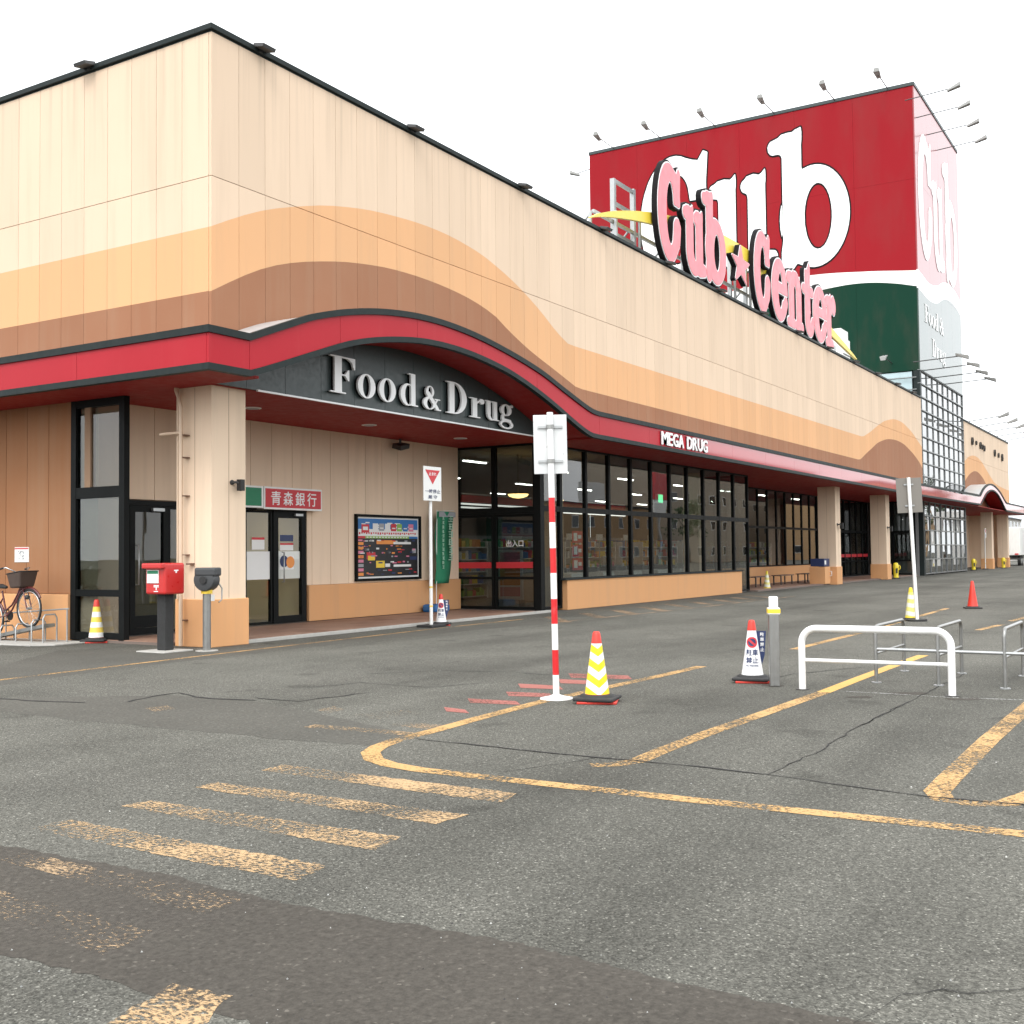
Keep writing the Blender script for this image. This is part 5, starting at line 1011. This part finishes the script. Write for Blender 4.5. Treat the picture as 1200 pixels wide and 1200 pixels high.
hb_ = thing('hanging_fascia', 'red and white striped band with two added glowing stripes hanging inside behind the windows', 'shop band', (0, 0, 0))
for z0, z1, mt in ((2.95, 3.0, 'stripe_glow'), (3.06, 3.11, 'stripe_glow'), (3.15, 3.36, 'red_print'), (3.38, 3.42, 'paper')): MB().box(15.5, 27.0, 5.4, 5.46, z0, z1).build('stripe', mt, hb_)  # two lowest stripes are made to glow, standing in for ceiling light rows
goods = ['red_print', 'yellow_print', 'paper', 'blue_print', 'orange_print', 'lime_print', 'pink_print', 'green_print', 'grey_print']
def shelf(loc, label, ln=4.2, h=1.9):
    o = thing('shop_shelf', label, 'shelf', loc, 0, 'stocked shelves inside the shop'); MB().box(-ln/2, ln/2, -.02, .02, .0, h).build('back', 'grey_print', o)
    for x in (-ln/2, ln/2): MB().box(x-.03, x+.03, -.3, .3, 0, h).build('end_panel', 'paper', o)
    for z in (.1, .5, .9, 1.3, 1.7):
        MB().box(-ln/2+.03, ln/2-.03, -.3, .3, z-.03, z).build('shelf_board', 'paper', o)
        mb = MB(); x = -ln/2+.05
        while x < ln/2-.25: wd = random.uniform(.1, .3); mb.cur = random.randrange(len(goods)); mb.box(x, x+wd, -.29, -.04, z, z+random.uniform(.12, .30)); mb.box(x, x+wd, .04, .29, z, z+random.uniform(.12, .30)); x += wd+.02
        g_ = mb.build('goods', goods, o); g_['kind'] = 'stuff'
for i in range(5): shelf((16.2+i*4.8, 6.6, .06), 'stocked shop shelf behind the windows, %s from the entrance' % nth[i])
for i in range(4): shelf((18.5+i*5.4, 10.5, .06), 'deeper stocked shop shelf, %s from the entrance' % nth[i], 4.6, 2.2)
for i in range(4): shelf((31+i*4.2, 6.0, .06), 'stocked shop shelf behind the far recess, %s from the left' % nth[i], 3.6)
for i in range(5):
    o = thing('checkout_counter', 'pale checkout counter behind the windows, %s from the entrance' % nth[i], 'counter', (17.0+i*2.1, 3.1, .06), 0, 'checkout counters'); bev(MB().box(-.4, .4, -.9, .9, 0, .85).build('cabinet', 'paper', o), .02); MB().box(-.38, .38, -.3, .3, .86, 1.0).build('scanner', 'dark_metal', o); MB().box(-.15, .2, .3, .36, 1.0, 1.35).build('screen', 'grey_print', o); MB().tube([(0, .5, .85), (0, .5, 1.9)], .02, 6).build('post', 'galv', o); MB().box(-.2, .2, .47, .53, 1.9, 2.1).build('lane_sign', 'paper', o)
o = thing('window_poster', 'red poster in three blocks stuck inside the first large window', 'poster', (14.2, .70, 0))
for z in (1.05, 1.42, 1.80): MB().box(-.30, .30, 0, .006, z, z+.33).build('block', 'red_print', o); MB().box(-.22, -.02, -.006, -.001, z+.06, z+.27).build('print', 'paper', o); MB().box(.04, .22, -.006, -.001, z+.12, z+.22).build('print', 'paper', o)
o = thing('entrance_board', 'white standing board with pink notices inside the entrance doors', 'notice board', (12.9, 2.1, .06)); bev(MB().box(0, .04, -.4, .4, .2, 1.55).build('board', 'paper', o), .01); MB().box(-.006, -.001, -.32, .32, 1.15, 1.5).build('notice', 'pink_print', o); MB().box(-.006, -.001, -.32, .32, .3, .55).build('notice', 'pink_print', o); MB().box(-.006, -.001, -.32, .32, .6, 1.1).build('notice', 'orange_print', o)
for y in (-.35, .35): MB().box(-.1, .14, y-.02, y+.02, 0, .2).build('foot', 'galv', o)
o = thing('exit_lamp', 'green lit exit box inside the large windows', 'exit light', (24.0, 2.6, 3.45)); MB().box(-.22, .22, -.05, .05, -.17, .17).build('case', 'white_paint', o); MB().box(-.19, .19, -.056, -.051, -.14, .14).build('face', 'exit_green', o); MB().tube([(0, 0, .17), (0, 0, .95)], .012, 6).build('rod', 'galv', o)
# ------------------------------------------------------------------ beyond the far end and across the car park
tk = thing('box_truck', 'white box truck parked at the far right end', 'truck', (101, 1.4, 0), 0)
bev(MB().box(-3.2, 3.2, -1.15, 1.15, .95, 3.5).build('cargo_box', 'white_paint', tk), .04); MB().box(-3.1, 3.1, -.45, .45, .65, .92).build('chassis', 'black_rubber', tk)
cb = bev(MB().add([(3.3, -1.05, .6), (5.2, -1.05, .6), (5.2, 1.05, .6), (3.3, 1.05, .6), (3.3, -1.0, 2.5), (4.6, -1.0, 2.5), (4.6, 1.0, 2.5), (3.3, 1.0, 2.5)], [(0, 3, 2, 1), (4, 5, 6, 7), (0, 1, 5, 4), (1, 2, 6, 5), (2, 3, 7, 6), (3, 0, 4, 7)]).build('cab', 'white_paint', tk), .08)
for s_ in (-1, 1): MB().box(3.6, 4.5, 1.01*s_-.03, 1.03*s_+.03, 1.55, 2.3).build('window', 'black_print', cb)
for x in (-2.2, -1.3, 4.1):
    for s_ in (-1, 1): wv = MB().cyl((x, s_*.95-.13, .45), .45, .26, 20, 'y').build('wheel', 'black_rubber', tk); MB().cyl((x, s_*1.10-.02, .45), .22, .04, 16, 'y').build('hub', 'galv', wv)
MB().box(-3.3, -3.22, -1.1, 1.1, .55, .70).build('bumper', 'dark_metal', tk)
for s_ in (-1, 1): MB().box(-3.24, -3.21, s_*.85-.15, s_*.85+.15, 1.0, 1.12).build('tail_light', 'red_print', tk)
sh_ = thing('canopy_shed', 'pale flat-roofed shelter at the far right edge', 'shelter', (100, -3.6, 0))
bev(MB().box(-2, 8, -4, 1.4, 4.5, 5.1).build('roof', 'white_paint', sh_), .03)
for x in (-1.6, 7.6):
    for y in (-3.6, .2): bev(MB().box(x-.3, x+.3, y-.3, y+.3, 0, 4.5).build('post', 'white_paint', sh_), .02)
pm('house_wall', (.55, .53, .50), .8, var=.06, dirt=.1); pm('house_wall_b', (.42, .27, .14), .8, var=.08, dirt=.12); pm('house_roof', (.12, .13, .15), .6); pm('window_dark', (.03, .035, .04), .15); pm('tan_brick', (.36, .30, .23), .8)
def house(loc, sx, sy, h, label, wm, rh=1.4, storeys=2, nx=4, sgn=None):
    o = thing('house' if rh else 'shop_block', label, 'building', loc); MB().box(-sx/2, sx/2, -sy/2, sy/2, 0, h).build('wall', wm, o)
    if rh: MB().add([(-sx/2-.4, -sy/2-.4, h), (sx/2+.4, -sy/2-.4, h), (sx/2+.4, sy/2+.4, h), (-sx/2-.4, sy/2+.4, h), (-sx/2, 0, h+rh), (sx/2, 0, h+rh)], [(0, 1, 5, 4), (2, 3, 4, 5), (1, 2, 5), (3, 0, 4), (0, 3, 2, 1)]).build('roof', 'house_roof', o)
    else: MB().box(-sx/2-.15, sx/2+.15, -sy/2-.15, sy/2+.15, h, h+.25).build('roof', 'trim', o)
    for k_ in range(storeys):
        for i in range(nx):
            x = -sx/2+sx*(i+.5)/nx; z = 1.0+k_*h/storeys
            for s2 in (-1, 1): wf = MB().box(x-.8, x+.8, s2*(sy/2+.02)-.03, s2*(sy/2+.02)+.03, z, z+1.4).build('window', 'white_paint', o); MB().box(x-.72, x+.72, s2*(sy/2+.055)-.004, s2*(sy/2+.055)+.004, z+.08, z+1.32).build('pane', 'window_dark', wf)
    for s2 in (-1, 1):
        wf = MB().box(s2*(sx/2+.02)-.03, s2*(sx/2+.02)+.03, -.8, .8, 1.2, 2.6).build('window', 'white_paint', o); MB().box(s2*(sx/2+.055)-.004, s2*(sx/2+.055)+.004, -.72, .72, 1.28, 2.52).build('pane', 'window_dark', wf)
    return o
house((150, 12, 0), 12, 9, 5.5, 'pale far house seen between the last two pillars', 'house_wall'); house((165, 26, 0), 10, 9, 5.5, 'second pale house far beyond the end of the store', 'house_wall')
house((112, -58, 0), 44, 14, 7.6, 'long ochre shop block across the car park, mirrored in the windows', 'house_wall_b', 0, 2, 10); house((168, -58, 0), 60, 14, 16.0, 'tall tan block across the car park next to the ochre one', 'tan_brick', 0, 4, 12); house((235, -55, 0), 60, 14, 11.0, 'farthest ochre block across the car park', 'house_wall_b', 0, 3, 12);
house((205, -40, 0), 50, 10, 13.0, 'brown block close to the car park edge, mirrored in the tower glass', 'house_wall_b', 0, 4, 10);
sb_ = thing('roadside_sign', 'red and white roadside sign mirrored in the shop windows', 'sign', (124, -46, 0)); MB().cyl((0, 0, 0), .2, 9.0, 12).build('mast', 'galv', sb_); bev(MB().box(-1.8, 1.8, -.25, .25, 8.5, 12.0).build('panel', 'red_print', sb_), .03); bev(MB().box(-1.8, 1.8, -.25, .25, 6.8, 8.4).build('panel', 'paper', sb_), .03);
sb_ = thing('roof_board', 'white board on the ochre block mirrored in the shop windows', 'sign', (114, -50.8, 7.85)); bev(MB().box(-3.5, 3.5, -.1, .1, 0, 2.6).build('panel', 'paper', sb_), .03); [MB().box(x-.06, x+.06, -.3, -.12, 0, 2.4).build('stay', 'galv', sb_) for x in (-2.5, 2.5)]; house((-25, -60, 0), 40, 14, 6.5, 'grey block across the car park behind the photographer', 'house_wall', 0, 2, 9)
for i, (x, y, lb) in enumerate(((112, 9, 'utility pole beyond the end of the store'), (128, -6, 'utility pole farther off by the shelter'))):
    o = thing('utility_pole', lb, 'utility pole', (x, y, 0), 0, 'utility poles'); MB().tube([(0, 0, 0), (0, 0, 11)], [.17, .11], 10).build('pole', 'concrete', o)
    for z in (10.3, 9.5): MB().box(-.05, .05, -.9, .9, z-.05, z+.05).build('cross_arm', 'galv', o)
    MB().cyl((0, .35, 7.8), .22, .7, 12).build('transformer', 'galv', o)
pm('bark', (.07, .05, .035), .9, bump=.5, bscale=20); k = N('leaf'); oi = k.n('NewGeometry'); c = k.mix(k.noise(k.pos(), 1.5, 3), (.022, .045, .015), (.06, .10, .03)); k.set(**{'Base Color': c, 'Roughness': .7})
def tree(loc, h, label):
    o = thing('tree', label, 'tree', loc, 0, 'trees across the car park'); MB().tube([(0, 0, 0), (.1, .05, h*.3), (0, .1, h*.7)], [.22, .16, .05], 8).build('trunk', 'bark', o); mb = MB()
    for i in range(5): a = i*1.26; MB().tube([(0, 0, h*(.3+.07*i)), (math.cos(a)*h*.2, math.sin(a)*h*.2, h*(.5+.07*i))], [.08, .02], 6).build('limb', 'bark', o)
    cl = [(random.gauss(0, h*.13), random.gauss(0, h*.13), h*random.uniform(.42, .95), random.uniform(.5, 1.1)) for _ in range(26)]
    for cx, cy, cz, r_ in cl:
        for j in range(60):
            v = Vector((random.gauss(0, 1), random.gauss(0, 1), random.gauss(0, 1))).normalized()*r_*random.uniform(.4, 1); c_ = Vector((cx, cy, cz))+v; u1 = Vector((random.gauss(0, 1), random.gauss(0, 1), random.gauss(0, 1))).normalized()*.16; u2 = u1.orthogonal().normalized()*.10
            mb.add([c_-u1, c_+u2, c_+u1, c_-u2], [(0, 1, 2, 3)])
    mb.build('crown', 'leaf', o)
for i, (x, y, h) in enumerate(((84, -46, 7), (136, -47, 9), (190, -28, 15), (206, -27, 13))): tree((x, y, 0), h, ['small tree left of the ochre block across the car park', 'tree between the ochre block and the tall tan block', 'tall tree in front of the brown block', 'second tall tree in front of the brown block'][i])
